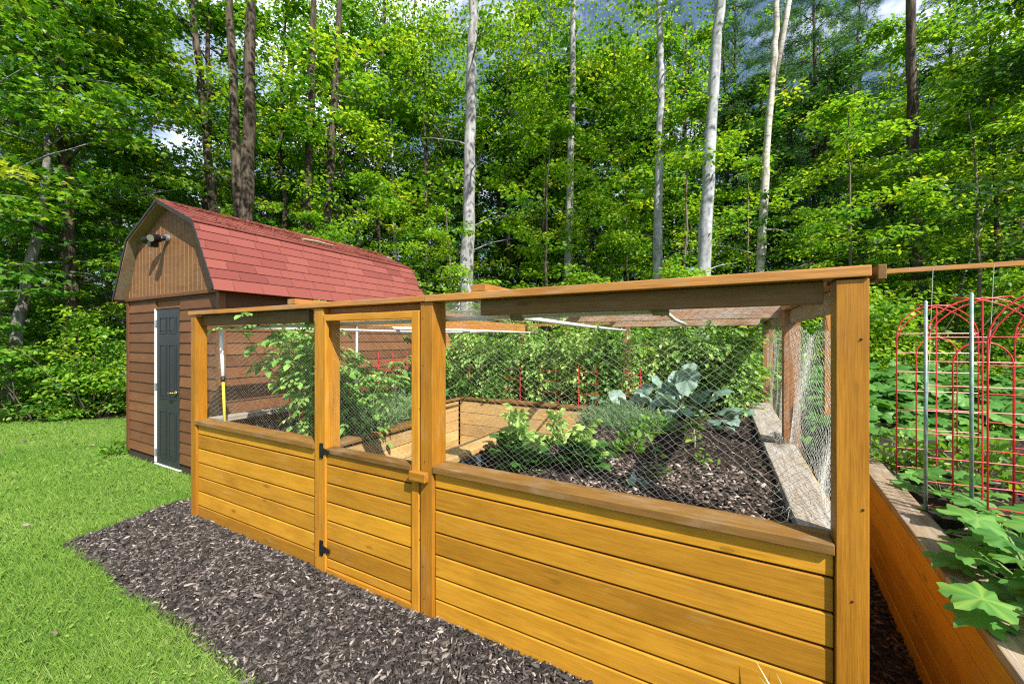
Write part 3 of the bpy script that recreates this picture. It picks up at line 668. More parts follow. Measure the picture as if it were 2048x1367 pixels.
# door
D = P_('door', 'door', lambda m: m.box(DX0 + .012, DX1 - .006, SY0 + .006, SY0 + .03, .035, DZ1 - .01))
def dpanels(m):
    w = DX1 - DX0; cols = ((DX0 + .10, DX0 + .285), (DX0 + .345, DX0 + .53))
    for x0, x1 in cols:
        for z0, z1 in ((.13, .72), (.86, 1.54), (1.67, 1.88)):
            for a, b, c, d in ((x0, x1, z0, z0 + .018), (x0, x1, z1 - .018, z1), (x0, x0 + .018, z0 + .018, z1 - .018), (x1 - .018, x1, z0 + .018, z1 - .018)):
                m.box(a, b, SY0 - .001, SY0 + .0055, c, d)
            m.box(x0 + .035, x1 - .035, SY0 + .001, SY0 + .0055, z0 + .035, z1 - .035)
P_('door_panels', 'door', dpanels, D, .002)
P_('handle', 'brass', lambda m: (m.tube([(DX1 - .075, SY0 + .004, .955), (DX1 - .075, SY0 - .012, .955)], .028, 12), m.tube([(DX1 - .075, SY0 - .01, .955), (DX1 - .075, SY0 - .055, .955)], .010, 8), m.tube([(DX1 - .065, SY0 - .055, .955), (DX1 - .10, SY0 - .055, .957), (DX1 - .165, SY0 - .052, .953)], [.011, .010, .008], 8)), D, 0, smooth=True)
for z in (.17, 1.0, 1.80): P_('hinge', 'steel', lambda m: (m.tube([(DX0 + .004, SY0 - .006, z - .045), (DX0 + .004, SY0 - .006, z + .045)], .007, 8), m.box(DX0 + .006, DX0 + .025, SY0 + .001, SY0 + .0055, z - .045, z + .045)), D, 0)
P_('door_frame', 'white', lambda m: (m.box(DX0 - .03, DX0 + .003, SY0 - .004, SY0 + .04, .045, DZ1), m.box(DX0 - .03, DX1 + .004, SY0 - .006, SY0 + .035, .018, .034)))
P_('door_header', 'siding', lambda m: m.box(DX0 - .045, DX1 + .006, SY0 - .003, SY0 + .03, DZ1 - .008, DZ1 + .012))
# gable and roof
CX = (SX0 + SX1) / 2 + .03
def gam(ext, dz=0):    # gambrel outline (u,z) right-to-left
    e = 1.31 + ext
    return [(CX + e, 2.135 + dz), (CX + .86 + ext * .8, 2.90 + dz), (CX, 3.265 + dz), (CX - .86 - ext * .8, 2.90 + dz), (CX - e, 2.135 + dz)]
GP = [(CX + 1.18, 2.14), (CX + .80, 2.88), (CX, 3.225), (CX - .80, 2.88), (CX - 1.18, 2.14)]
P_('gable', 'gable', lambda m: m.prism(GP[::-1], SY0 - .012, SY0 + .03), bevel=0)
P_('gable', 'gable', lambda m: m.prism(GP[::-1], SY1 - .03, SY1), bevel=0)
def gz(x):
    d = abs(x - CX)
    return 2.88 + (3.225 - 2.88) * (1 - d / .8) if d < .8 else 2.88 - (d - .8) / .38 * .74
def gbat(m):
    x = CX - 1.12
    while x < CX + 1.16:
        m.box(x - .0032, x + .0032, SY0 - .0145, SY0 - .011, 2.155, gz(x) - .01); x += .102
P_('gable_battens', 'gline', gbat, bevel=0)
P_('gable_trim', 'siding', lambda m: m.box(SX0 - .02, SX1 + .02, SY0 - .022, SY0 + .02, SZ - .03, SZ + .008))
RY0, RY1 = .40, 3.82
outer = gam(0); inner = [(CX + 1.285, 2.135), (CX + .83, 2.872), (CX, 3.232), (CX - .83, 2.872), (CX - 1.285, 2.135)]
ROOF = P_('roof', 'plyedge', lambda m: [m.prism([outer[k], outer[k + 1], inner[k + 1], inner[k]], RY0, RY1) for k in range(4)], bevel=0)
P_('drip_edge', 'trim', lambda m: [m.prism([(a[0] + (a[0] - CX) * .006, a[1] + .012), (b[0] + (b[0] - CX) * .006, b[1] + .012), (b[0] - (b[0] - CX) * .012, b[1] - .018), (a[0] - (a[0] - CX) * .012, a[1] - .022)], RY0 - .012, RY0 - .002) for a, b in zip(outer[:-1], outer[1:])], ROOF, 0)
def shingles(m):
    for sgn in (1, -1):
        for (a, b, nc) in ((outer[0], outer[1], 7), (outer[1], outer[2], 7)):
            ax, bx = CX + sgn * (a[0] - CX), CX + sgn * (b[0] - CX)
            dx, dz = bx - ax, b[1] - a[1]; L = math.hypot(dx, dz); tx, tz = dx / L, dz / L; nx, nzz = sgn * abs(tz), abs(tx)
            e = L / nc
            for k in range(nc):
                s0, s1 = k * e - (.03 if k == 0 else .0), (k + 1) * e + .015
                y = RY0 - .01 - random.choice((0, .152)) + (0 if k % 2 else -.1)
                while y < RY1:
                    y0, y1 = max(y, RY0 - .01) + .003, min(y + .305, RY1 + .01) - .003; y += .305
                    if y1 - y0 < .02: continue
                    rn = random.betavariate(2, 2)
                    c0, c1 = .014, .004
                    vs = []
                    for s, c in ((s0, c0), (s1, c1)):
                        for yy in (y0, y1): vs.append((ax + tx * s + nx * c, yy, a[1] + tz * s + nzz * c))
                    for s, c in ((s0, .0015), (s1, .001)):
                        for yy in (y0, y1): vs.append((ax + tx * s + nx * c, yy, a[1] + tz * s + nzz * c))
                    m._add(vs, [(0, 1, 3, 2), (4, 6, 7, 5), (0, 4, 5, 1), (2, 3, 7, 6), (0, 2, 6, 4), (1, 5, 7, 3)], rn)
P_('shingles', 'shingle', shingles, ROOF, 0)
P_('ridge_cap', 'shingle', lambda m: [m.prism([(CX + .11, 3.235), (CX, 3.290), (CX - .11, 3.235), (CX - .11, 3.225), (CX, 3.278), (CX + .11, 3.225)], RY0 - .012 + k * .285, RY0 + .27 + k * .285) for k in range(12)], ROOF, 0)
L = LF(); n = 5200
y = rng.uniform(.45, 3.75, n); t = np.clip(rng.beta(1.3, 1.2, n) * (.55 + .45 * np.sin(y * 3.1) ** 2), 0, 1)
kk = rng.random(n) < .55; t = np.where(kk, .72 + .28 * rng.random(n), t * .9)
ax, az_ = outer[1]; bx, bz = outer[2]
pp = np.stack([ax + (bx - ax) * t, y, az_ + (bz - az_) * t + .014 + rng.random(n) * .012], 1)
keep = rng.random(n) < np.clip(.15 + .85 * (np.sin(y * 2.3 + t * 6) > .1), 0, 1)
pp = pp[keep]; n = len(pp)
L.add(NEEDLE, pp, rng.normal(size=(n, 3)) * [1, 1.6, .12], np.array([.35, 0, .9]) + rng.normal(size=(n, 3)) * .3, rng.uniform(.04, .11, n), rng.random(n), rng.uniform(.08, .2, n))
deb = L.build('needle_debris', M['deadneedle'], ROOF); deb['kind'] = 'stuff'
P_('dead_branch', 'drystem', lambda m: m.tube([(CX + .55, 1.9, 3.06), (CX + .5, 2.15, 3.085), (CX + .47, 2.5, 3.09)], [.018, .02, .008], 6), ROOF, 0)
# floodlight
FL = P_('floodlight', 'black', lambda m: (m.ball((-1.80, .42, 2.80), .035, 10, 7), m.tube([(-1.80, .49, 2.83), (-1.80, .42, 2.81)], .03, 10)), bevel=0, smooth=True, label='twin-head security floodlight on the gable')
P_('mounting_plate', 'steel', lambda m: m.tube([(-1.78, .507, 2.83), (-1.78, .480, 2.83)], .045, 16), FL, 0)
P_('sensor', 'black', lambda m: (m.box(-1.845, -1.765, .33, .41, 2.70, 2.765), m.tube([(-1.805, .38, 2.76), (-1.80, .41, 2.80)], .012, 8)), FL, .01)
for a, b in (((-1.84, .41, 2.83), (-2.0, .36, 2.80)), ((-1.76, .41, 2.83), (-1.70, .31, 2.78))):
    a, b = Vector(a), Vector(b); h = P_('lamp_head', 'black', lambda m: m.tube([a, a.lerp(b, .3), b, b + (b - a) * .02], [.022, .034, .046, .044], 14), FL, 0, smooth=True)
    P_('lens', 'glass', lambda m: m.tube([b + (b - a) * .025, b + (b - a) * .05], .040, 14), h, 0)
#==PART3==
# ------------------------------------------------------------------ garden plants
def at(px, Z):      # a place at bearing px (photo pixels) and distance Z from where the photographer stood
    X = (px - 1024) / 800 * Z; c, s = math.cos(R(28.65)), math.sin(R(28.65))
    return (4.244 + c * X - s * Z, -1.767 + s * X + c * Z)
def plant(name, loc, label, cat, group=None): return empty(name, loc, label, cat, group)
def curve(p, d, L, n=6, sag=.3, wob=.1):
    p = Vector(p); d = Vector(d).normalized(); out = [p.copy()]
    for k in range(n):
        p = p + d * (L / n); out.append(p.copy()); d = (d + Vector((random.gauss(0, wob), random.gauss(0, wob), -sag / n + random.gauss(0, wob * .5)))).normalized()
    return out
def compound(L, p, d, length, lsize, tone=.4, pairs=3):
    """pinnate leaf drooping from p along d"""
    pts = curve(p, d, length, pairs + 1, .9, .06)
    for i in range(1, len(pts)):
        q = pts[i]; t = (pts[i] - pts[i - 1]).normalized(); side = t.cross(Vector((0, 0, 1)))
        if side.length < .05: side = Vector((1, 0, 0))
        side.normalize(); sz = lsize * (1 - .12 * abs(i - 2))
        for s_ in (1, -1):
            dd = side * s_ + t * .6 + Vector((0, 0, -.35 + random.gauss(0, .2)))
            L.add(LEAF, np.array(q), np.array(dd), np.array([random.gauss(0, .35), random.gauss(0, .35), 1]), sz * random.uniform(.7, 1.1), tone + random.gauss(0, .22))
    L.add(LEAF, np.array(pts[-1]), np.array(t + Vector((0, 0, -.3))), np.array([random.gauss(0, .3), random.gauss(0, .3), 1]), lsize * 1.25, tone + random.gauss(0, .2))
    return pts
def tomato(loc, h, spread, label, group=None, lean=(0, 0), n=5, leaf=.048, tone=.4, fruit=3, dens=9, cat='tomato plant'):
    root = plant('tomato_plant', loc, label, cat, group); L = LF(); mb = MB(); b = Vector(loc)
    for k in range(n):
        d = Vector((random.gauss(lean[0], spread), random.gauss(lean[1], spread), 1))
        pts = curve(b + Vector((random.gauss(0, .03), random.gauss(0, .03), -.02)), d, h * random.uniform(.8, 1.1), 9, .12, .10)
        mb.tube(pts, [.007 - .0005 * i for i in range(len(pts))], 5)
        for i in range(1, len(pts)):
            for j in range(max(1, round(dens / 3.2))):
                a = random.uniform(0, 6.28); e = Vector((math.cos(a), math.sin(a), random.uniform(-.1, .5)))
                q = pts[i - 1].lerp(pts[i], random.random())
                lp = compound(L, q, e, random.uniform(.12, .24) * (1.15 - .03 * i), leaf, tone, 4)
                mb.tube(lp, .0022, 3, False)
        if fruit and k < fruit: fb = MB(); fb.ball(pts[4] + Vector((random.gauss(0, .04), random.gauss(0, .04), -.05)), .024, 10, 7); fb.build('fruit', M['fruit'], root, smooth=True)
    L.build('foliage', M['tomato'], root); mb.build('stem', M['stem'], root, smooth=True)
    return root
def cage(loc, r, h, label, group=None, nv=4, rings=4, square=True):
    root = plant('tomato_cage', loc, label, 'tomato cage', group); x, y, z = loc
    cs = [(x + r * math.cos(a), y + r * math.sin(a)) for a in [math.pi / 4 + k * 2 * math.pi / nv for k in range(nv)]]
    for c in cs:
        mb = MB(); mb.tube([(c[0], c[1], z), (c[0], c[1], z + h)], .0042, 6); mb.build('upright_wire', M['redwire'], root)
    for k in range(rings):
        zz = z + h * (k + .35) / rings; mb = MB(); mb.tube([(c[0], c[1], zz) for c in cs] + [(cs[0][0], cs[0][1], zz)], .0036, 6); mb.build('ring_wire', M['redwire'], root)
    return root
# left bed
bz = .757
tomato((1.28, .42, bz), 1.12, .16, 'tall leggy tomato plant leaning out over the front left sill, behind the gate post', None, (-.30, -.08), 8, .058, .5, 3, 9)
tomato((.90, .60, bz), 1.12, .20, 'arching tomato plant in the left bed whose drooping stems reach toward the leaning pole', None, (-.34, .0), 7, .062, .55, 2, 8)
tomato((1.45, .62, bz), .78, .18, 'dense leafy tomato plant just behind the first gate post', None, (.02, 0), 8, .055, .45, 2, 11)
cage((1.02, .42, bz), .13, .50, 'red square wire cage at the foot of the leggy tomato by the left sill')
cage((1.2, 1.05, bz), .17, .62, 'red wire cage standing behind the silvery herb mound in the left bed')
cage((.75, 1.7, bz), .16, .70, 'red wire cage in front of the shed wall near the grey metal post')
def dome(name, loc, r, h, n, size, mat, label, cat, tmpl=LEAF, group=None, tilt=.6, up=.4, tone=.4):
    root = plant(name, loc, label, cat, group); L = LF()
    p = randu(n); p[:, 2] = np.abs(p[:, 2]); p = p * (rng.random((n, 1)) ** .35) * [r, r, h]; p[:, :2] += rng.normal(size=(n, 2)) * r * .08
    d = unit(p / [r, r, h] + rng.normal(size=(n, 3)) * .5); d[:, 2] = d[:, 2] * .5 + up
    L.add(tmpl, np.array(loc) + p, d, np.array([0, 0, 1.]) + rng.normal(size=(n, 3)) * tilt, size * rng.uniform(.6, 1.25, n), tone + rng.normal(size=n) * .25)
    L.build('foliage', M[mat], root)
    mb = MB()
    for k in range(6):
        a = random.uniform(0, 6.28); mb.tube(curve(Vector(loc) - Vector((0, 0, .02)), (math.cos(a) * .7, math.sin(a) * .7, 1), h * .9, 4, .1), .004, 4)
    mb.build('stem', M['stem'], root)
    return root
def herb(loc, r, h, n, label, mat='lav', seg=.16):
    root = plant('herb_clump', loc, label, 'herb'); L = LF()
    a = rng.uniform(0, 6.28, n); q = np.sqrt(rng.random(n)); b = np.array(loc) + np.stack([np.cos(a) * q * r * .55, np.sin(a) * q * r * .55, q * 0], 1)
    d = np.stack([np.cos(a) * q * .8, np.sin(a) * q * .8, np.ones(n)], 1) + rng.normal(size=(n, 3)) * .18
    hh = h * rng.uniform(.5, 1.05, n)
    L.add(BLADE, b, d, rng.normal(size=(n, 3)), hh, rng.random(n), .006)
    for f in (.35, .5, .62, .74, .85, .95):
        for s_ in range(3):
            L.add(NEEDLE, b + unit(d) * (hh * f)[:, None], d + rng.normal(size=(n, 3)) * .8, rng.normal(size=(n, 3)), rng.uniform(.025, .055, n), rng.random(n), .09)
    L.build('foliage', M[mat], root)
    return root
herb((1.33, .72, bz), .36, .40, 900, 'silvery green mounded herb just inside the gate at the left')
herb((1.30, 1.15, bz), .30, .34, 600, 'second silvery herb clump further along the left bed', 'lav')
dome('basil_plant', (1.05, 1.35, bz), .24, .42, 900, .075, 'basil', 'bright green basil bush in the left bed behind the silvery herb', 'basil plant')
dome('pepper_plant', (.72, 1.75, bz), .26, .36, 600, .085, 'basil', 'broad leaved pepper plant in the left bed by the metal post', 'pepper plant')
dome('pepper_plant', (.72, 2.3, bz), .25, .46, 700, .08, 'basil', 'pepper plant with pointed leaves at the far end of the left bed', 'pepper plant')
# back bed
backs = [(.35, 3.0), (.85, 3.15), (1.25, 3.0), (1.7, 3.15), (2.1, 3.0), (2.55, 3.1), (2.95, 3.0), (3.4, 3.15), (3.9, 3.2), (4.25, 3.1)]
ordn = ['leftmost', 'second', 'third', 'fourth', 'fifth', 'sixth', 'seventh', 'eighth', 'ninth', 'rightmost']
for k, (x, y) in enumerate(backs):
    tomato((x, y, .78), (.72, .95, .8, 1.12, .9, 1.1, 1.0, .85, 1.12, .95)[k], .13, ordn[k] + ' bushy tomato plant in the row along the back bed' + ('' if k in (0, 9) else ', counted from the shed side'), 'tomato plants in the back bed row', (0, -.05), 7, .045, .35 + .5 * random.random(), 3, 18)
for k, (x, y) in enumerate([(1.15, 2.92), (1.75, 2.9), (2.25, 2.88), (2.75, 2.9), (3.25, 2.95)]):
    cage((x, y + .03, .77), .15, .52, ordn[k] * (k < 4) + 'rightmost' * (k == 4) + ' red wire cage in the tomato row of the back bed', 'red cages in the back bed row')
for x, y, lab in ((.55, 2.82, 'low leafy pepper plant at the left corner of the back bed'), (1.0, 2.88, 'low leafy pepper plant beside the back cap near the corner'), (1.45, 2.86, 'small pepper plant at the middle of the back bed edge')):
    dome('pepper_plant', (x, y, .77), .22, .32, 500, .06, 'tomato', lab, 'pepper plant')
def bigplant(name, loc, tmpls, mat, leaves, label, cat, stemmat='stem', srad=.006, upright=False):
    """leaves: list of (azimuth deg, elevation deg, stalk length, leaf length, roll)"""
    root = plant(name, loc, label, cat); L = LF(); mb = MB(); b = Vector(loc)
    for i, (az, el, sl, ll, tone) in enumerate(leaves):
        a, e = R(az), R(el); d = Vector((math.cos(a) * math.cos(e), math.sin(a) * math.cos(e), math.sin(e)))
        pts = curve(b, d, sl, 5, .15, .03); mb.tube(pts, [srad * (1 - .08 * k) for k in range(len(pts))], 6)
        dd = Vector((math.cos(a) * math.cos(e), math.sin(a) * math.cos(e), math.sin(e) - .1)) if upright else Vector((math.cos(a), math.sin(a), math.sin(e) * .6 - .1)); up = Vector((0, 0, 1)) + Vector((-math.cos(a), -math.sin(a), 0)) * math.sin(e) * .8
        L.add(tmpls[i % 3], np.array(pts[-1] - dd.normalized() * ll * .03), np.array(dd), np.array(up) + rng.normal(size=3) * .2, ll, tone, ll * random.uniform(.85, 1.1))
    L.build('leaves', M[mat], root); mb.build('stem', M[stemmat], root, smooth=True)
    return root
def fan(n, el0, el1, sl, ll, a0=0):
    return [(a0 + k * 137.5 + random.uniform(-15, 15), el0 + (el1 - el0) * k / max(1, n - 1) + random.uniform(-6, 6), sl * random.uniform(.75, 1.15), ll * random.uniform(.8, 1.15), random.random()) for k in range(n)]
bigplant('collard_plant', (3.80, 2.62, .76), COLL, 'collard', fan(16, 28, 88, .30, .27), 'large blue-green collard plant with upright leaves in the middle of the right bed', 'collard', srad=.008, upright=True)
bigplant('collard_plant', (3.32, 2.45, .75), COLL, 'collard', fan(9, 15, 60, .24, .27, 40), 'pale collard plant spreading broad leaves left of the large one', 'collard', upright=True)
bigplant('collard_plant', (3.98, 2.05, .74), COLL, 'collard', fan(9, 5, 50, .20, .20, 90), 'smaller collard plant growing in front of the large one', 'collard')
bigplant('collard_plant', (4.15, 2.5, .75), COLL, 'collard', fan(6, 10, 60, .2, .22, 10), 'collard plant at the right near the side timber', 'collard')
herb((3.30, 1.95, .72), .40, .30, 420, 'feathery blue-green herb spilling at the left of the collards', 'dill')
herb((3.55, 1.75, .74), .34, .27, 380, 'feathery herb clump in front of the collards', 'dill')
dome('pepper_plant', (3.7, 1.6, .75), .2, .25, 260, .05, 'weed', 'small yellowish green plant between the feathery herb and the bare soil', 'plant')
def lettuce(loc, s, label, n=26, dk=True):
    root = plant('lettuce', loc, label, 'lettuce'); L = LF(); L2 = LF(); b = np.array(loc, float)
    for k in range(n):
        az = k * 2.4 + random.uniform(-.3, .3); e = .25 + 1.1 * k / n; h = s * (.10 + 1.0 * (k / n)) * random.uniform(.75, 1.1)
        p = b + [math.cos(az) * .03 * s, math.sin(az) * .03 * s, h * .75]; d = (math.cos(az) * math.cos(e), math.sin(az) * math.cos(e), math.sin(e))
        L.add(LETT[k % 3], p, d, (-math.cos(az) * .6, -math.sin(az) * .6, 1), s * random.uniform(.26, .46), .15 + .55 * k / n + random.uniform(0, .35), s * random.uniform(.26, .42))
    L.build('leaves', M['lettuce'], root)
    if dk:
        for k in range(16):
            az = k * 2.4; e = .25 + .7 * k / 16
            L2.add(COLL[k % 3], b + [0, 0, .02 + .008 * k], (math.cos(az) * math.cos(e), math.sin(az) * math.cos(e), math.sin(e)), (-math.cos(az), -math.sin(az), 1), s * .62, random.random(), s * .6)
        L2.build('outer_leaves', M['dkgreen'], root)
    mb = MB(); mb.tube([tuple(b - [0, 0, .02]), tuple(b + [0, 0, s * .9])], [.016, .008], 8); mb.build('stem', M['stem'], root)
    return root
lettuce((2.90, .78, .66), .40, 'tall bolting lime-green lettuce nearest the gate post')
lettuce((3.13, .55, .68), .28, 'frilly pale lettuce lying low in front of the tall bolting one', 22)
lettuce((3.05, 1.15, .70), .33, 'small upright lettuce at the back of the lettuce patch', 18, False)
lettuce((3.42, .72, .70), .36, 'bushy lime lettuce at the right of the lettuce patch')
lettuce((3.24, .92, .70), .22, 'small frilly lettuce seedling between the two bushy lettuces', 16, False)
dome('weed_plant', (3.78, .50, .72), .08, .10, 40, .06, 'collard', 'small sage-green seedling close behind the long front sill', 'seedling')
dome('weed_plant', (3.62, 1.08, .77), .12, .16, 60, .07, 'weed', 'small leafy weed beside the lettuces', 'weed')
def weed(loc, h, label, n=60):
    root = plant('weed_plant', loc, label, 'weed'); mb = MB(); L = LF()
    pts = curve(loc, (random.gauss(0, .2), random.gauss(0, .2), 1), h, 6, .1, .15); mb.tube(pts, [.006, .0055, .005, .0045, .004, .003, .002], 5)
    for k in range(n):
        q = pts[random.randint(3, 6)] + Vector((random.gauss(0, .04), random.gauss(0, .04), random.gauss(0, .03)))
        a = random.uniform(0, 6.28); L.add(LEAF, np.array(q), (math.cos(a), math.sin(a), random.gauss(.1, .3)), (random.gauss(0, .5), random.gauss(0, .5), 1), random.uniform(.025, .06), random.random())
    mb.build('stem', M['drystem'], root); L.build('foliage', M['weed'], root)
weed((4.02, 1.28, .77), .30, 'spindly light green weed standing in the bare soil below the collards', 70)
weed((3.82, .98, .77), .26, 'thin weed with a bent pale stalk in the middle of the bare soil', 30)
weed((4.10, 1.02, .77), .10, 'tiny green seedling in the bare soil near the side timber', 30)
weed((3.90, .70, .76), .07, 'tiny mossy sprout on the soil near the front sill', 30)
part_ = plant('bean_plant', (4.25, 3.3, .78), 'leafy bean vine at the back right corner post', 'bean plant')
L = LF()
for k in range(26): cloud(L, (4.25 + random.gauss(0, .22), 3.25 + random.gauss(0, .15), random.uniform(.9, 1.75)), (.16, .14, .12), 26, .075, LEAF, .5, tone if False else .5, .45, .3)
L.build('foliage', M['birchleaf'], part_); mb = MB(); mb.tube(curve((4.25, 3.3, .76), (0, 0, 1), .95, 6, 0, .05), .006, 5); mb.build('stem', M['stem'], part_)
# right bed: squash
def squash(loc, leaves, label): return bigplant('squash_plant', loc, SQUASH, 'squash', leaves, label, 'squash plant', srad=.007)
squash((5.27, .50, .62), fan(22, 8, 72, .20, .17, 200), 'big squash plant with broad lobed leaves just below the front trellis')
squash((5.36, .12, .62), fan(22, 10, 65, .20, .17, 150) + [(184, 24, .34, .17, .98), (176, 14, .34, .14, .75)], 'nearest squash plant whose yellowing leaf hangs over the grey cap')
squash((5.66, .30, .62), fan(22, 10, 75, .24, .19, 30), 'squash plant at the right edge below the arched trellis')
squash((5.42, .98, .62), fan(20, 8, 65, .18, .16, 80), 'squash plant at the foot of the green stakes')
squash((5.40, 1.70, .62), fan(14, 8, 60, .16, .14, 10), 'smaller squash plant further along the right bed')
squash((5.95, 1.1, .62), fan(20, 10, 70, .24, .18, 10), 'squash plant behind the arched trellises')
dome('weed_plant', (5.35, 2.35, .61), .25, .3, 220, .06, 'weed', 'low leafy ground weed near the far trellis foot', 'weed')
dome('weed_plant', (5.75, 2.2, .61), .3, .32, 260, .07, 'weed', 'leafy weed patch behind the second trellis', 'weed')
def flower(c):
    L = LF()
    for k in range(5):
        a = k * 1.256; L.add(LEAF, np.array(c), (math.cos(a), math.sin(a), .5), (0, 0, 1), .05, .5)
    return L
fr = plant('squash_flower', (5.27, .78, .80), 'small yellow squash blossom between the leaves by the stake', 'flower'); flower((5.27, .78, .80)).build('petals', M['yellow'], fr)
mb = MB(); mb.tube([(5.27, .78, .64), (5.27, .78, .80)], .003, 5); mb.build('stem', M['stem'], fr)
def blades(name, loc, n, h, wd, mat, label, cat, spread=.5, dirs=None, tmpl=LONG):
    root = plant(name, loc, label, cat); L = LF()
    for k in range(n):
        a = random.uniform(0, 6.28); e = random.uniform(.2, spread)
        L.add(tmpl, np.array(loc) + [random.gauss(0, .02), random.gauss(0, .02), 0], (math.cos(a) * e, math.sin(a) * e, 1), (math.cos(a + 3.14), math.sin(a + 3.14), .4), h * random.uniform(.75, 1.1), random.random(), wd * random.uniform(.8, 1.2))
    L.build('blades', M[mat], root); return root
M['varieg'] = leafmat('striped_blades', (.25, .38, .12), (.68, .72, .50), None, .25)
blades('striped_grass', (4.50, -.075, 0), 9, .47, .06, 'varieg', 'white-striped ornamental grass clump poking up before the right end of the front boards', 'ornamental grass', .35)
blades('lily_plant', (5.08, -.42, .62), 9, .34, .22, 'birchleaf', 'clump of long light green blades at the near end of the right bed', 'lily', .9)
dome('weed_plant', (-3.20, .42, 0), .13, .22, 60, .09, 'weed', 'small light green weed growing at the left front corner of the shed', 'weed')

# trellises ----------------------------------------------------------
def trellis(c, wd, h, ang, label):
    root = plant('arched_trellis', (c[0], c[1], .55), label, 'trellis'); ca, sa = math.cos(ang), math.sin(ang)
    Pt = lambda x, z: (c[0] + ca * x, c[1] + sa * x, z)
    z0 = .58; hs = z0 + h - wd / 2; r = .0040
    def arch(x0, x1, zb, zs, name='arch_wire', rr=r):
        m = (x0 + x1) / 2; q = (x1 - x0) / 2; pts = [Pt(x0, zb)] + [Pt(m - q * math.cos(t), zs + q * math.sin(t)) for t in [math.pi * k / 14 for k in range(15)]] + [Pt(x1, zb)]
        mb = MB(); mb.tube(pts, rr, 6); mb.build(name, M['redwire'], root, smooth=True)
    arch(-wd / 2, wd / 2, z0, hs)
    arch(-wd / 4, wd / 4, z0 + .1, hs - .12)
    for sgn in (1, -1):   # crossing quarter hoops
        mb = MB(); mb.tube([Pt(sgn * (wd / 2 - wd * (1 - math.cos(t)) * .75), hs - .05 + wd * .62 * math.sin(t)) for t in [math.pi / 2 * k / 8 for k in range(9)]], r * .9, 6); mb.build('hoop_wire', M['redwire'], root, smooth=True)
    mb = MB(); mb.tube([Pt(0, z0), Pt(0, hs + wd / 2)], r, 6); mb.build('upright_wire', M['redwire'], root)
    n = 8
    for k in range(n):
        z = z0 + .1 + (hs - z0 - .08) * k / (n - 1); mb = MB(); mb.tube([Pt(-wd / 2, z), Pt(wd / 2, z)], r * .8, 6); mb.build('cross_wire', M['redwire'], root)
    return root
trellis((5.42, 1.30), .46, 1.24, R(4), 'red arched wire trellis between the two green stakes')
trellis((5.55, .92), .50, 1.26, R(-6), 'red arched wire trellis nearest the camera at the right edge')
trellis((5.52, 2.15), .44, 1.26, R(8), 'red arched wire trellis behind the first green stake, left of the others')
trellis((5.98, 1.75), .50, 1.28, R(-3), 'red arched wire trellis at the back behind the near pair')
for (x, y, z0, z1, lab) in ((5.175, 1.22, .5, 1.80, 'green metal garden stake left of the front trellis'), (5.335, 1.18, .5, 1.83, 'green metal garden stake in front of the arched trellises'), (5.93, 1.2, .5, 1.87, 'green stake at the right edge of the trellis row')):
    rt = plant('garden_stake', (x, y, z0), lab, 'garden stake'); mb = MB(); mb.tube([(x, y, z0), (x, y, z1)], .0085, 8); mb.build('shaft', M['greenstake'], rt, smooth=True)
    mb = MB(); mb.tube([(x, y, z1 - .002), (x, y, z1 + .01)], [.009, .004], 8); mb.build('tip', M['steel'], rt)
RT = plant('bean_trellis', (7, 4.2, 0), 'thin wooden rail on posts with white strings hanging down behind the red trellises', 'bean trellis')
part('rail', M['rail'], lambda m: m.box(5.2, 9.6, 4.18, 4.22, 2.335, 2.385), RT)
for x in (5.26, 9.5): part('post', M['rail'], lambda m: m.box(x - .04, x + .04, 4.16, 4.24, -.02, 2.333), RT)
for x, dx in ((6.15, -.10), (6.6, -.12), (7.0, -.2)): part('string', M['string'], lambda m: m.tube([(x, 4.165, 2.36), (x + dx, 4.0, .75)], .0028, 4), RT, 0)
# low vines far behind the trellises
sq = plant('squash_vine', (6.6, 4.6, 0), 'broad light green vine leaves covering the ground behind the trellises', 'squash vine')
L = LF(); n = 900
P = np.stack([rng.uniform(5.2, 9.5, n), rng.uniform(3.7, 6.3, n)], 1); z = .35 + .35 * rng.random(n) + (P[:, 1] - 3.7) * .22
az = rng.uniform(0, 6.28, n)
for k in range(3):
    q = slice(k * 300, k * 300 + 300); L.add(SQUASH[k], np.c_[P[q], z[q]], np.stack([np.cos(az[q]), np.sin(az[q]), np.full(300, .0)], 1), np.array([0, -.3, 1]) + rng.normal(size=(300, 3)) * .25, rng.uniform(.15, .30, 300), rng.random(300))
L.build('leaves', M['squash'], sq)
mb = MB(); mb.tube([(5.2 + 4.3 * k / 40, 3.7 + 2.4 * (.5 + .5 * math.sin(k * 1.9)), .05 + .3 * (k % 2)) for k in range(41)], .008, 5)
mb.build('stem', M['stem'], sq, smooth=True)
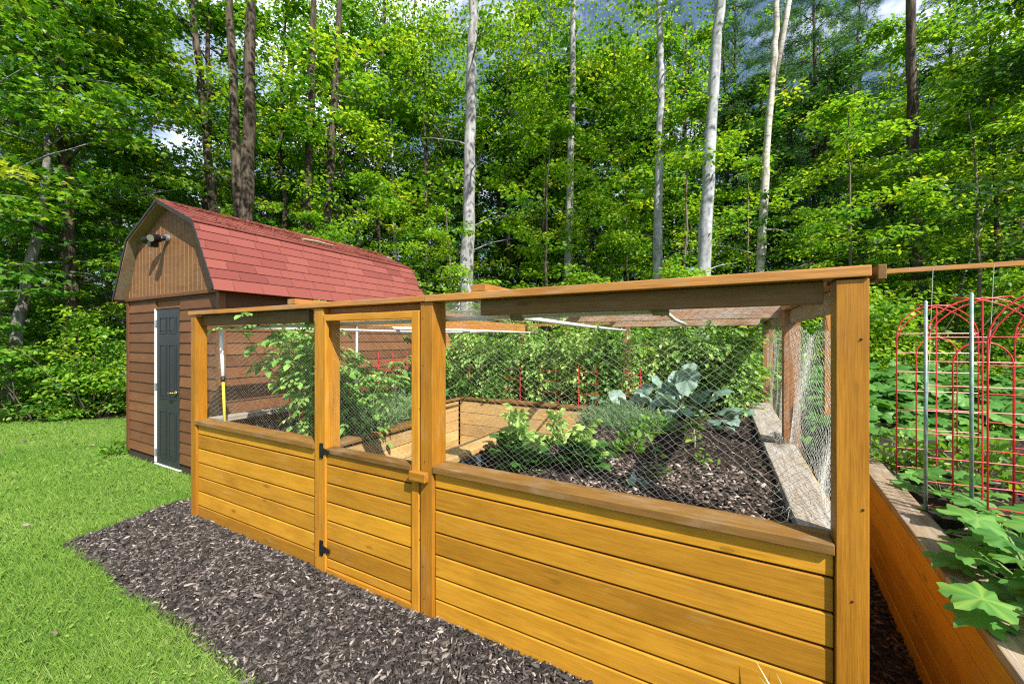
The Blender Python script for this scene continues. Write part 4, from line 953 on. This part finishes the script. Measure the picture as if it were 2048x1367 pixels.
#==PART4==
# ------------------------------------------------------------------ forest
def limb_points(base, tip, n=5, sag=.1):
    a, b = Vector(base), Vector(tip); pts = []
    for k in range(n + 1):
        t = k / n; p = a.lerp(b, t); p.z += math.sin(math.pi * t) * sag * (b - a).length; pts.append(p + Vector((random.gauss(0, .02), random.gauss(0, .02), 0)) * (0 if k in (0, n) else 1))
    return pts
def broad_tree(H, z0, rad, ncl, per, size, mat, bk, r0, tmpl=LEAF, csz=.55, lean=(0, 0), flat=.32, layered=True, prof=None, dead=3, tone=.42):
    """a tree at the origin: trunk with limbs, crown of separate sprays of leaves"""
    root = empty('broadleaf_tree', (0, 0, 0)); mb = MB(); L = LF()
    tp = []; x = y = 0
    for k in range(11):
        z = -.1 + H * k / 10; tp.append(Vector((x, y, z))); x += lean[0] * H / 10 + random.gauss(0, .05); y += lean[1] * H / 10 + random.gauss(0, .05)
    mb.tube(tp, [r0 * (1 - .75 * k / 10) * (1.35 if k == 0 else 1) for k in range(11)], 10)
    def tpos(z):
        t = max(0, min(.999, (z + .1) / H)) * 10; i = int(t); return tp[i].lerp(tp[i + 1], t - i)
    nl = max(6, ncl // 9); limbs = []
    for i in range(nl):
        z = z0 + (H * .97 - z0) * (i + random.random()) / nl; t = (z - z0) / (H - z0)
        rr = rad * ((prof(t) if prof else math.sin(math.pi * min(1, .18 + .82 * t)) ** .6)) * random.uniform(.7, 1.05)
        a = i * 2.4 + random.uniform(-.5, .5); b = tpos(z); e = Vector((math.cos(a) * rr, math.sin(a) * rr, random.uniform(.0, .35) * rr))
        pts = limb_points(b, b + e, 6, .06); w = r0 * .28 * (1 - .5 * t)
        mb.tube(pts, [w * (1 - .13 * j) for j in range(7)], 5); limbs.append((pts, rr))
        for j in range(3):
            q = pts[random.randint(2, 5)]; d = Vector((math.cos(a + random.choice((-.9, .9))), math.sin(a + random.choice((-.9, .9))), random.uniform(-.1, .3))) * rr * .35
            mb.tube([q, q + d * .5, q + d], [w * .4, w * .3, w * .12], 4)
    for i in range(ncl):
        pts, rr = random.choice(limbs); t = random.uniform(.3, 1.12); k = min(5, int(t * 6)); q = pts[k].lerp(pts[k + 1], min(1.3, t * 6 - k))
        q = q + Vector((random.gauss(0, .22), random.gauss(0, .22), random.gauss(0, .16))) * rr
        s = csz * random.uniform(.6, 1.25); tn = tone + random.gauss(0, .24)
        cloud(L, q, (s, s, s * (flat if layered else .8)), int(per * random.uniform(.5, 1.3)), size, tmpl, .45 if layered else .7, rbase=tn, rvar=.2, droop=.2)
    for i in range(dead):
        z = random.uniform(.8, z0 + 1.5); a = random.uniform(0, 6.28); b = tpos(z); Lb = random.uniform(.4, 1.3)
        mb.tube(limb_points(b, b + Vector((math.cos(a) * Lb, math.sin(a) * Lb, random.uniform(-.15, .25))), 4, .05), [.022, .017, .012, .008, .004], 4)
    mb.build('trunk', M[bk], root, smooth=True); L.build('crown', M[mat], root)
    return root
def pine_tree(H, z0, rad, nl, r0, name='pine_tree'):
    root = empty(name, (0, 0, 0)); mb = MB(); L = LF()
    mb.tube([(random.gauss(0, .03), random.gauss(0, .03), -.1 + H * k / 8) for k in range(9)], [r0 * (1 - .11 * k) for k in range(9)], 9)
    for i in range(nl):
        z = z0 + (H - z0) * (i / nl) ** .95; t = (z - z0) / (H - z0); rr = rad * (1 - t * .75) * random.uniform(.6, 1.1); a = i * 2.4 + random.uniform(-.4, .4)
        b = Vector((0, 0, z)); tip = b + Vector((math.cos(a) * rr, math.sin(a) * rr, -.10 * rr + .25 * t * rr)); pts = limb_points(b, tip, 6, .05)
        mb.tube(pts, [.028 * (1 - .13 * j) * (1 - .4 * t) for j in range(7)], 4)
        m = int(34 * rr / rad + 6)
        for j in range(m):
            f = random.uniform(.25, 1.05); k = min(5, int(f * 6)); q = pts[k].lerp(pts[k + 1], f * 6 - k); side = random.gauss(0, .22) * rr * (1.15 - f * .6)
            q = q + Vector((-math.sin(a) * side, math.cos(a) * side, random.gauss(0, .05)))
            n = 16; dd = np.array([math.cos(a), math.sin(a), .15]) + rng.normal(size=(n, 3)) * .55
            L.add(NEEDLE, np.tile(np.array(q), (n, 1)) + rng.normal(size=(n, 3)) * .05, dd, rng.normal(size=(n, 3)), rng.uniform(.12, .24, n), .4 + random.gauss(0, .2) + rng.normal(size=n) * .12, .26)
    mb.build('trunk', M['darkbark'], root, smooth=True); L.build('crown', M['needle'], root)
    return root
def shrub(r, h, ncl, per, size, mat, name='forest_shrub', tmpl=LEAF, csz=.3):
    root = empty(name, (0, 0, 0)); mb = MB(); L = LF()
    for i in range(max(4, ncl // 6)):
        a = random.uniform(0, 6.28); mb.tube(curve((random.gauss(0, .1), random.gauss(0, .1), -.05), (math.cos(a) * .5, math.sin(a) * .5, 1), h * random.uniform(.6, 1), 6, .1), [.018, .015, .012, .010, .008, .006, .003], 4)
    for i in range(ncl):
        a = random.uniform(0, 6.28); q = random.random() ** .6; z = h * random.random() ** .85; rr = r * q * (1.05 - .5 * (z / h) ** 2)
        cloud(L, (math.cos(a) * rr, math.sin(a) * rr, z + .08), (csz, csz, csz * .4), per, size, tmpl, .5, rbase=.42 + random.gauss(0, .18), rvar=.2)
    mb.build('stem', M['twig'], root, smooth=True); L.build('foliage', M[mat], root)
    return root
_used = set()
def place(t, px, Z, s, label, cat, group=None, rz=None, z=0, sz=None):
    o = t if t.name not in _used else copy_tree(t)
    _used.add(t.name); x, y = at(px, Z); o.location = (x, y, z); o.rotation_euler = (0, 0, random.uniform(0, 6.28) if rz is None else rz); o.scale = (s, s, sz or s)
    return tag(o, label, cat, group)
rnd_prof = lambda t: .75 + .25 * math.sin(math.pi * t)
LMK = [(-60, 'beyond the left edge'), (45, 'at the leaning dead trunk'), (130, 'in the middle of the far lawn edge'), (215, 'near the shed door side'), (262, 'touching the shed corner'), (440, 'behind the shed roof front'), (560, 'behind the shed ridge middle'), (700, 'behind the shed ridge end'), (810, 'at the far shed corner'), (930, 'below the tallest grey trunk'), (1035, 'between the two grey trunks'), (1133, 'below the thin grey trunk'), (1225, 'left of the pale poles'), (1314, 'below the left pale pole'), (1402, 'below the right pale pole'), (1465, 'between pale pole and forked birch'), (1530, 'below the forked birch'), (1600, 'right of the forked birch'), (1690, 'behind the corner post'), (1770, 'above the left trellis'), (1850, 'below the dark barked trunk'), (1930, 'behind the pale leaning stems'), (2000, 'above the right trellis'), (2080, 'at the right edge')]
nlab = {}
# -- the near maples whose sprays hang over the lawn and shed
mp1 = broad_tree(11, 1.6, 3.3, 280, 62, .125, 'maple', 'greybark', .13, MAPLE, .55, (.015, .0), .22)
mp2 = broad_tree(12, 2.2, 2.3, 190, 62, .11, 'maple', 'darkbark', .14, MAPLE, .5, (0, 0), .22)
us1 = broad_tree(10, .7, 2.0, 165, 56, .12, 'birchleaf', 'darkbark', .07, LEAF, .48, (.01, .01), .3)
us2 = broad_tree(11, 1.2, 2.2, 175, 56, .125, 'maple', 'darkbark', .09, LEAF, .5, (0, .01), .3)
us3 = broad_tree(7.5, .4, 1.8, 130, 58, .115, 'birchleaf', 'twig', .05, LEAF, .42, (.02, 0), .3)
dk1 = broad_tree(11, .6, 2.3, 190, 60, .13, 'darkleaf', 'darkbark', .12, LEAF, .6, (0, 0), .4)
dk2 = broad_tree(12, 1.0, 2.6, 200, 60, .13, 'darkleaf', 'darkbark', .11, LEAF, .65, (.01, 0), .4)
pn1 = pine_tree(13, 2.2, 2.3, 74, .13)
sh1 = shrub(.95, 1.5, 46, 46, .085, 'weed')
sh2 = shrub(.8, 2.2, 54, 46, .08, 'birchleaf')
sh3 = shrub(1.0, 1.1, 40, 50, .07, 'maple')
# left edge
place(mp1, -40, 8.2, 1., 'maple with broad sprays of leaves at the left edge of the lawn', 'maple tree')
place(mp2, 150, 8.6, 1., 'large maple arching over the lawn left of the shed', 'maple tree')
place(mp1, 235, 10.0, .9, 'maple whose layered leaves hang just above the shed gable', 'maple tree')
place(us2, 40, 9.6, .95, 'green tree behind the leaning dead trunk at the left', 'tree')
place(us3, 215, 9.6, .8, 'young tree in the gap left of the shed wall', 'young tree')
place(mp2, 400, 11.2, 1., 'maple rising behind the shed roof, left of the paired trunks', 'maple tree')
place(us2, 560, 11.5, 1.05, 'leafy tree behind the shed roof right of the paired trunks', 'tree')
place(us1, 690, 12.0, 1.05, 'light green tree above the middle of the shed ridge', 'tree')
place(us3, 620, 9.8, .62, 'sapling with yellow-green leaves just over the shed ridge', 'sapling')
place(us3, 760, 10.0, .75, 'young tree above the far end of the shed roof', 'young tree')
# centre
place(us1, 850, 12.0, 1.1, 'bright tree left of the tallest grey trunk', 'tree')
place(us2, 1010, 12.6, 1.1, 'dense tree between the tallest grey trunk and the thin one', 'tree')
place(us1, 1085, 11.6, .95, 'lime green tree left of the thin grey trunk', 'tree')
place(us1, 1225, 12.4, 1.1, 'bright leafy tree between the thin trunk and the pair of pale poles', 'tree')
place(us3, 1260, 10.6, .8, 'yellow-green young tree in front of the gap before the pale poles', 'young tree')
place(us2, 1365, 13.2, 1.1, 'tree crown behind the pair of pale poles', 'tree')
place(us3, 905, 7.7, .55, 'small sapling at the left foot of the tallest grey trunk', 'sapling')
place(us3, 1090, 9.6, .92, 'sapling with lime sprays crossing in front of the thin grey trunk', 'sapling')
place(us3, 1365, 9.6, .95, 'young tree between the two pale poles', 'young tree')
place(mp1, 720, 13.5, 1.1, 'maple filling the woods above the far end of the shed', 'maple tree')
place(mp1, 1180, 14.5, 1.1, 'maple filling the woods behind the thin grey trunk', 'maple tree')
place(us3, 1700, 8.2, .85, 'yellow-green young maple above the corner post', 'young tree')
place(us3, 1965, 7.4, .8, 'young tree with bright sprays above the trellises', 'young tree')
# right
place(pn1, 1630, 13.5, 1.15, 'dark feathery pine right of the forked birch', 'pine tree')
place(pn1, 1470, 14.0, 1.1, 'pine standing between the pale pole and the forked birch', 'pine tree')
place(us3, 1500, 10.2, .85, 'lime leaved sapling beside the forked birch', 'sapling')
place(us3, 1620, 9.2, .62, 'low bright sapling in front of the pine', 'sapling')
place(us1, 1710, 10.6, .85, 'yellow-green tree left of the dark barked trunk', 'tree')
place(us2, 1830, 11.2, 1., 'tree behind the dark barked trunk', 'tree')
place(us1, 1990, 8.6, .85, 'bright tree leaning in right of the dark barked trunk', 'tree')
place(us2, 2060, 8.4, .95, 'dense tree at the right edge of the clearing', 'tree')
place(dk1, 2130, 7.2, .8, 'shaded tree just outside the right corner', 'tree')
place(us1, 1990, 10.8, 1., 'tree crown at upper right behind the leaning pale stems', 'tree')
def spot(px, head, alts):
    lm = min(LMK, key=lambda q: abs(q[0] - px)); lab = head + ' ' + lm[1]; nlab[lab] = nlab.get(lab, 0) + 1
    return lab if nlab[lab] == 1 else alts[nlab[lab] - 2] + ' ' + lab
for k, (px, Z) in enumerate(((1560, 16), (1720, 15), (1900, 13.5), (2040, 12.5), (1100, 16), (760, 16.5), (90, 15), (1340, 16.5))):
    place(pn1, px, Z, random.uniform(1., 1.35), spot(px, 'dark pine deep in the woods', ('taller',)), 'pine tree', 'pines deep in the woods')
# second and third rows
for k in range(26):
    px = -260 + k * 100 + random.uniform(-25, 25); Z = random.uniform(13, 15.5)
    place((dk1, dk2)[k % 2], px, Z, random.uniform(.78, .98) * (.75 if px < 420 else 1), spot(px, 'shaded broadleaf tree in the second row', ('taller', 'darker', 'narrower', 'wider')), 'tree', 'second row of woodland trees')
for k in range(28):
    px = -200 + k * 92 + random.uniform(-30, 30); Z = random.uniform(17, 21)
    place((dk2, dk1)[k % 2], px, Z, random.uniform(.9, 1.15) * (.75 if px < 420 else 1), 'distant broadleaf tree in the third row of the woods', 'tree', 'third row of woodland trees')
# shrubs along the edge
edge = [(-90, 7.3), (-10, 8.0), (60, 7.9), (120, 8.3), (175, 8.2), (225, 8.5), (262, 8.9), (20, 9.2), (110, 9.4), (200, 9.8),
        (870, 7.6), (930, 8.0), (990, 7.8), (1050, 8.2), (1110, 7.9), (1170, 8.3), (1230, 7.9), (1290, 8.1), (1350, 7.9), (1410, 7.6), (1470, 7.8), (1530, 7.4), (1590, 7.6), (1650, 7.2), (1720, 7.4), (1790, 7.2), (1860, 7.3), (1930, 6.9), (2000, 6.8), (2070, 6.3),
        (880, 9.6), (970, 9.8), (1065, 9.6), (1165, 9.9), (1265, 9.6), (1370, 9.5), (1460, 9.2), (1560, 9.0), (1660, 8.8), (1760, 8.8), (1880, 8.8), (1980, 8.2), (2090, 7.8), (640, 10), (740, 9.6), (810, 9.0), (520, 11), (430, 11)]
for k, (px, Z) in enumerate(edge):
    near = px < 300
    lm = min(LMK, key=lambda q: abs(q[0] - px)); rw = 'in the front of' if Z < 8.5 else 'set back in'
    lab = 'leafy shrub %s the undergrowth %s' % (rw, lm[1]); nlab[lab] = nlab.get(lab, 0) + 1
    if nlab[lab] > 1: lab = lab.replace('leafy shrub', ('taller', 'lower', 'broader', 'yellower')[nlab[lab] - 2] + ' leafy shrub')
    place((sh1, sh2, sh3)[k % 3], px + random.uniform(-15, 15), Z, random.uniform(.85, 1.25) * (1.05 if Z > 9 else .95),
          lab, 'shrub', 'shrubs at the lawn edge' if near else 'shrubs behind the enclosure')
# -- individually visible trunks
crownA = None
def pole(name, base, r, pts, bk, label, cat, dead=4, crown=True, fork=None, r1=None):
    """pts: [(photo bearing, height)...] trunk axis at distance base[1]"""
    x, y = at(*base); root = empty(name, (x, y, 0)); mb = MB(); P3 = []
    for px, h in pts: a = at(px, base[1]); P3.append(Vector((a[0], a[1], h)))
    rr = [r * (1.2 if i == 0 else 1) * (1 - .55 * (p.z / P3[-1].z)) for i, p in enumerate(P3)]
    fine = []; fr = []
    for i in range(len(P3) - 1):
        for j in range(4):
            t = j / 4; fine.append(P3[i].lerp(P3[i + 1], t) + Vector((random.gauss(0, .012), random.gauss(0, .012), 0))); fr.append(rr[i] * (1 - t) + rr[i + 1] * t + random.gauss(0, r * .03))
    fine.append(P3[-1]); fr.append(rr[-1]); mb.tube(fine, fr, 14)
    if fork: 
        f3 = [Vector((*at(px, base[1] + .15), h)) for px, h in fork]; mb.tube(f3, [r * .62 * (1 - .12 * i) for i in range(len(f3))], 12)
    for i in range(dead):
        z = random.uniform(1.8, 9); p = min(fine, key=lambda q: abs(q.z - z)); a = random.uniform(0, 6.28); Lb = random.uniform(.3, 1.5)
        q = limb_points(p, p + Vector((math.cos(a) * Lb, math.sin(a) * Lb, random.uniform(-.1, .35))), 4, .06); mb.tube(q, [.02, .016, .011, .007, .003], 4)
        if Lb > .8: mb.tube([q[2], q[2] + Vector((math.cos(a + .7) * .4, math.sin(a + .7) * .4, .12))], [.008, .003], 4)
    mb.build('trunk', M[bk], root, smooth=True)
    if crown:
        global crownA
        if crownA is None:
            L = LF()
            for i in range(110):
                a = random.uniform(0, 6.28); q = 2.2 * random.random() ** .6; cloud(L, (math.cos(a) * q, math.sin(a) * q, random.uniform(-2.4, 2.6)), (.5, .5, .18), 42, .10, LEAF, .5, rbase=.45 + random.gauss(0, .18), rvar=.2)
            crownA = L.build('crown', M['birchleaf'], root); c = crownA
        else: c = crownA.copy(); col.objects.link(c); c.parent = root
        c.location = (P3[-1].x - x, P3[-1].y - y, P3[-1].z + (1.2 if bk == 'darkbark' else -1.6)); c.rotation_euler.z = random.uniform(0, 6.28)
    return tag(root, label, cat)
pole('poplar_tree', (930, 8.6), .165, [(930, -.1), (932, 2.4), (938, 4.5), (942, 7), (948, 9), (951, 11.5)], 'greybark', 'tall straight grey trunk rising behind the enclosure right of the shed roof', 'tree', 7)
pole('poplar_tree', (1133, 11), .13, [(1132, -.1), (1135, 3), (1142, 7), (1148, 11), (1150, 13)], 'greybark', 'thinner grey trunk near the middle of the woods', 'tree', 6)
pole('poplar_tree', (1314, 10), .135, [(1314, -.1), (1315, 4), (1318, 6), (1322, 7.5), (1319, 10), (1318, 12.5)], 'smoothbark', 'left one of the two pale smooth poles, with bark dark near its top', 'tree', 3)
pole('poplar_tree', (1402, 8.8), .165, [(1401, -.1), (1404, 2.6), (1413, 4.5), (1424, 6.5), (1433, 8), (1443, 9.5), (1450, 12)], 'smoothbark', 'right one of the two pale smooth poles, slightly leaning right', 'tree', 3)
pole('birch_tree', (1520, 9.6), .115, [(1519, -.1), (1520, 3), (1524, 4.2), (1533, 6), (1545, 7.8), (1552, 9.0), (1560, 11.5)], 'birchbark', 'forked white birch right of the two pale poles', 'birch tree', 5, fork=[(1547, 7.8), (1572, 9.4), (1588, 10.6), (1592, 12)])
pole('oak_tree', (1840, 9.2), .155, [(1842, -.1), (1838, 3), (1826, 5.2), (1823, 8), (1820, 11.5)], 'darkbark', 'dark barked trunk at the right behind the far rail', 'tree', 5)
pole('maple_tree', (497, 9.4), .185, [(490, -.1), (492, 3), (497, 6), (500, 9), (503, 12)], 'darkbark', 'thick right trunk of the pair behind the shed roof', 'maple tree', 4)
pole('maple_tree', (478, 9.7), .15, [(486, -.1), (480, 4), (472, 6), (462, 8.5), (452, 12)], 'darkbark', 'slimmer left trunk of the pair behind the shed roof', 'maple tree', 4)
pole('maple_tree', (425, 10.6), .14, [(436, -.1), (428, 5), (408, 7.5), (388, 10), (375, 13)], 'darkbark', 'leaning dark trunk left of the paired trunks', 'maple tree', 4)
pole('maple_tree', (610, 11), .14, [(608, -.1), (612, 5), (622, 8), (632, 12)], 'darkbark', 'dark trunk behind the shed ridge, left of a twin dark trunk', 'maple tree', 4)
pole('maple_tree', (656, 11.3), .15, [(652, -.1), (655, 5), (668, 8), (682, 12)], 'darkbark', 'dark trunk behind the shed ridge, right of its twin', 'maple tree', 4)
pole('birch_tree', (790, 12.5), .07, [(795, -.1), (791, 4), (786, 6.4), (782, 8.5)], 'birchbark', 'slender white birch stem above the far end of the shed roof', 'birch tree', 3)
pole('dead_tree', (45, 8.1), .115, [(14, -.1), (30, 1.5), (52, 2.6), (78, 3.8), (92, 4.8), (94, 5.7)], 'deadbark', 'leaning grey dead trunk at the left edge of the lawn', 'dead tree', 9, False)
pole('dead_tree', (1660, 9.4), .035, [(1890, -.1), (1900, 2.2), (1960, 4.2), (2030, 6.4)], 'birchbark', 'thin pale stem leaning to the right at the upper right', 'dead tree', 3, False)
pole('dead_tree', (1660, 9.0), .03, [(1905, -.1), (1918, 2.4), (1950, 4.0), (2000, 5.6)], 'birchbark', 'second thin pale leaning stem just right of the first', 'dead tree', 2, False)
# thin background trunks
tr0 = None
for k in range(26):
    px = -150 + k * 88 + random.uniform(-22, 22); Z = random.uniform(12, 20)
    if tr0 is None:
        tr0 = empty('thin_tree', (0, 0, 0)); mb = MB(); mb.tube(curve((0, 0, -.1), (.02, .01, 1), 15, 8, 0, .02), [.09, .085, .08, .075, .07, .06, .05, .04, .02], 8)
        for i in range(16):
            a = random.uniform(0, 6.28); z = random.uniform(1.5, 11); Lb = random.uniform(.5, 1.6); mb.tube(limb_points((0, 0, z), (math.cos(a) * Lb, math.sin(a) * Lb, z + random.uniform(-.2, .3)), 4, .05), [.018, .014, .01, .007, .003], 4)
        mb.build('trunk', M['darkbark'], tr0, smooth=True); L = LF()
        for i in range(30):
            a = random.uniform(0, 6.28); cloud(L, (math.cos(a) * random.uniform(.2, 1.2), math.sin(a) * random.uniform(.2, 1.2), random.uniform(11, 15.5)), (.5, .5, .2), 36, .11, LEAF, .5, rbase=.4, rvar=.3)
        L.build('crown', M['maple'], tr0)
    place(tr0, px, Z, random.uniform(.7, 1.25), 'thin dark trunk with bare twigs deep in the woods', 'tree', 'thin trunks deep in the woods', sz=1.)
# far woodland reading as one mass
L = LF(); n = 950
px = rng.uniform(-700, 2700, n); Z = rng.uniform(23, 34, n); z = 13 * rng.random(n) ** 1.25
for i in range(n):
    x, y = at(px[i], Z[i]); cloud(L, (x, y, z[i]), (1.5, 1.5, 1.0), 120, .30, LEAF, .6, rbase=.35 + random.gauss(0, .15), rvar=.2)
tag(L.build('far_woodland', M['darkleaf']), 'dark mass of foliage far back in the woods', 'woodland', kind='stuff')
# forest floor litter / low ferns between shrubs
L = LF(); n = 42000
px = rng.uniform(-400, 2500, n); Z = rng.uniform(7.2, 17, n) ; Pp = np.array([at(a, b) for a, b in zip(px, Z)])
ok = ~inpoly(Pp, LAWN) & (Pp[:, 1] > 4.2 - 4 * (Pp[:, 0] < -3.2)) & ~((Pp[:, 0] > -3.1) & (Pp[:, 0] < -.4) & (Pp[:, 1] < 3.9))
Pp = Pp[ok]; n = len(Pp); az = rng.uniform(0, 6.28, n)
L.add(LEAF, np.c_[Pp, rng.uniform(.03, .4, n)], np.stack([np.cos(az), np.sin(az), rng.uniform(-.2, .4, n)], 1), np.array([0, 0, 1]) + rng.normal(size=(n, 3)) * .4, rng.uniform(.05, .13, n), rng.random(n))
tag(L.build('ground_cover', M['weed']), 'low leafy ground cover on the forest floor behind the garden', 'ground cover', kind='stuff')
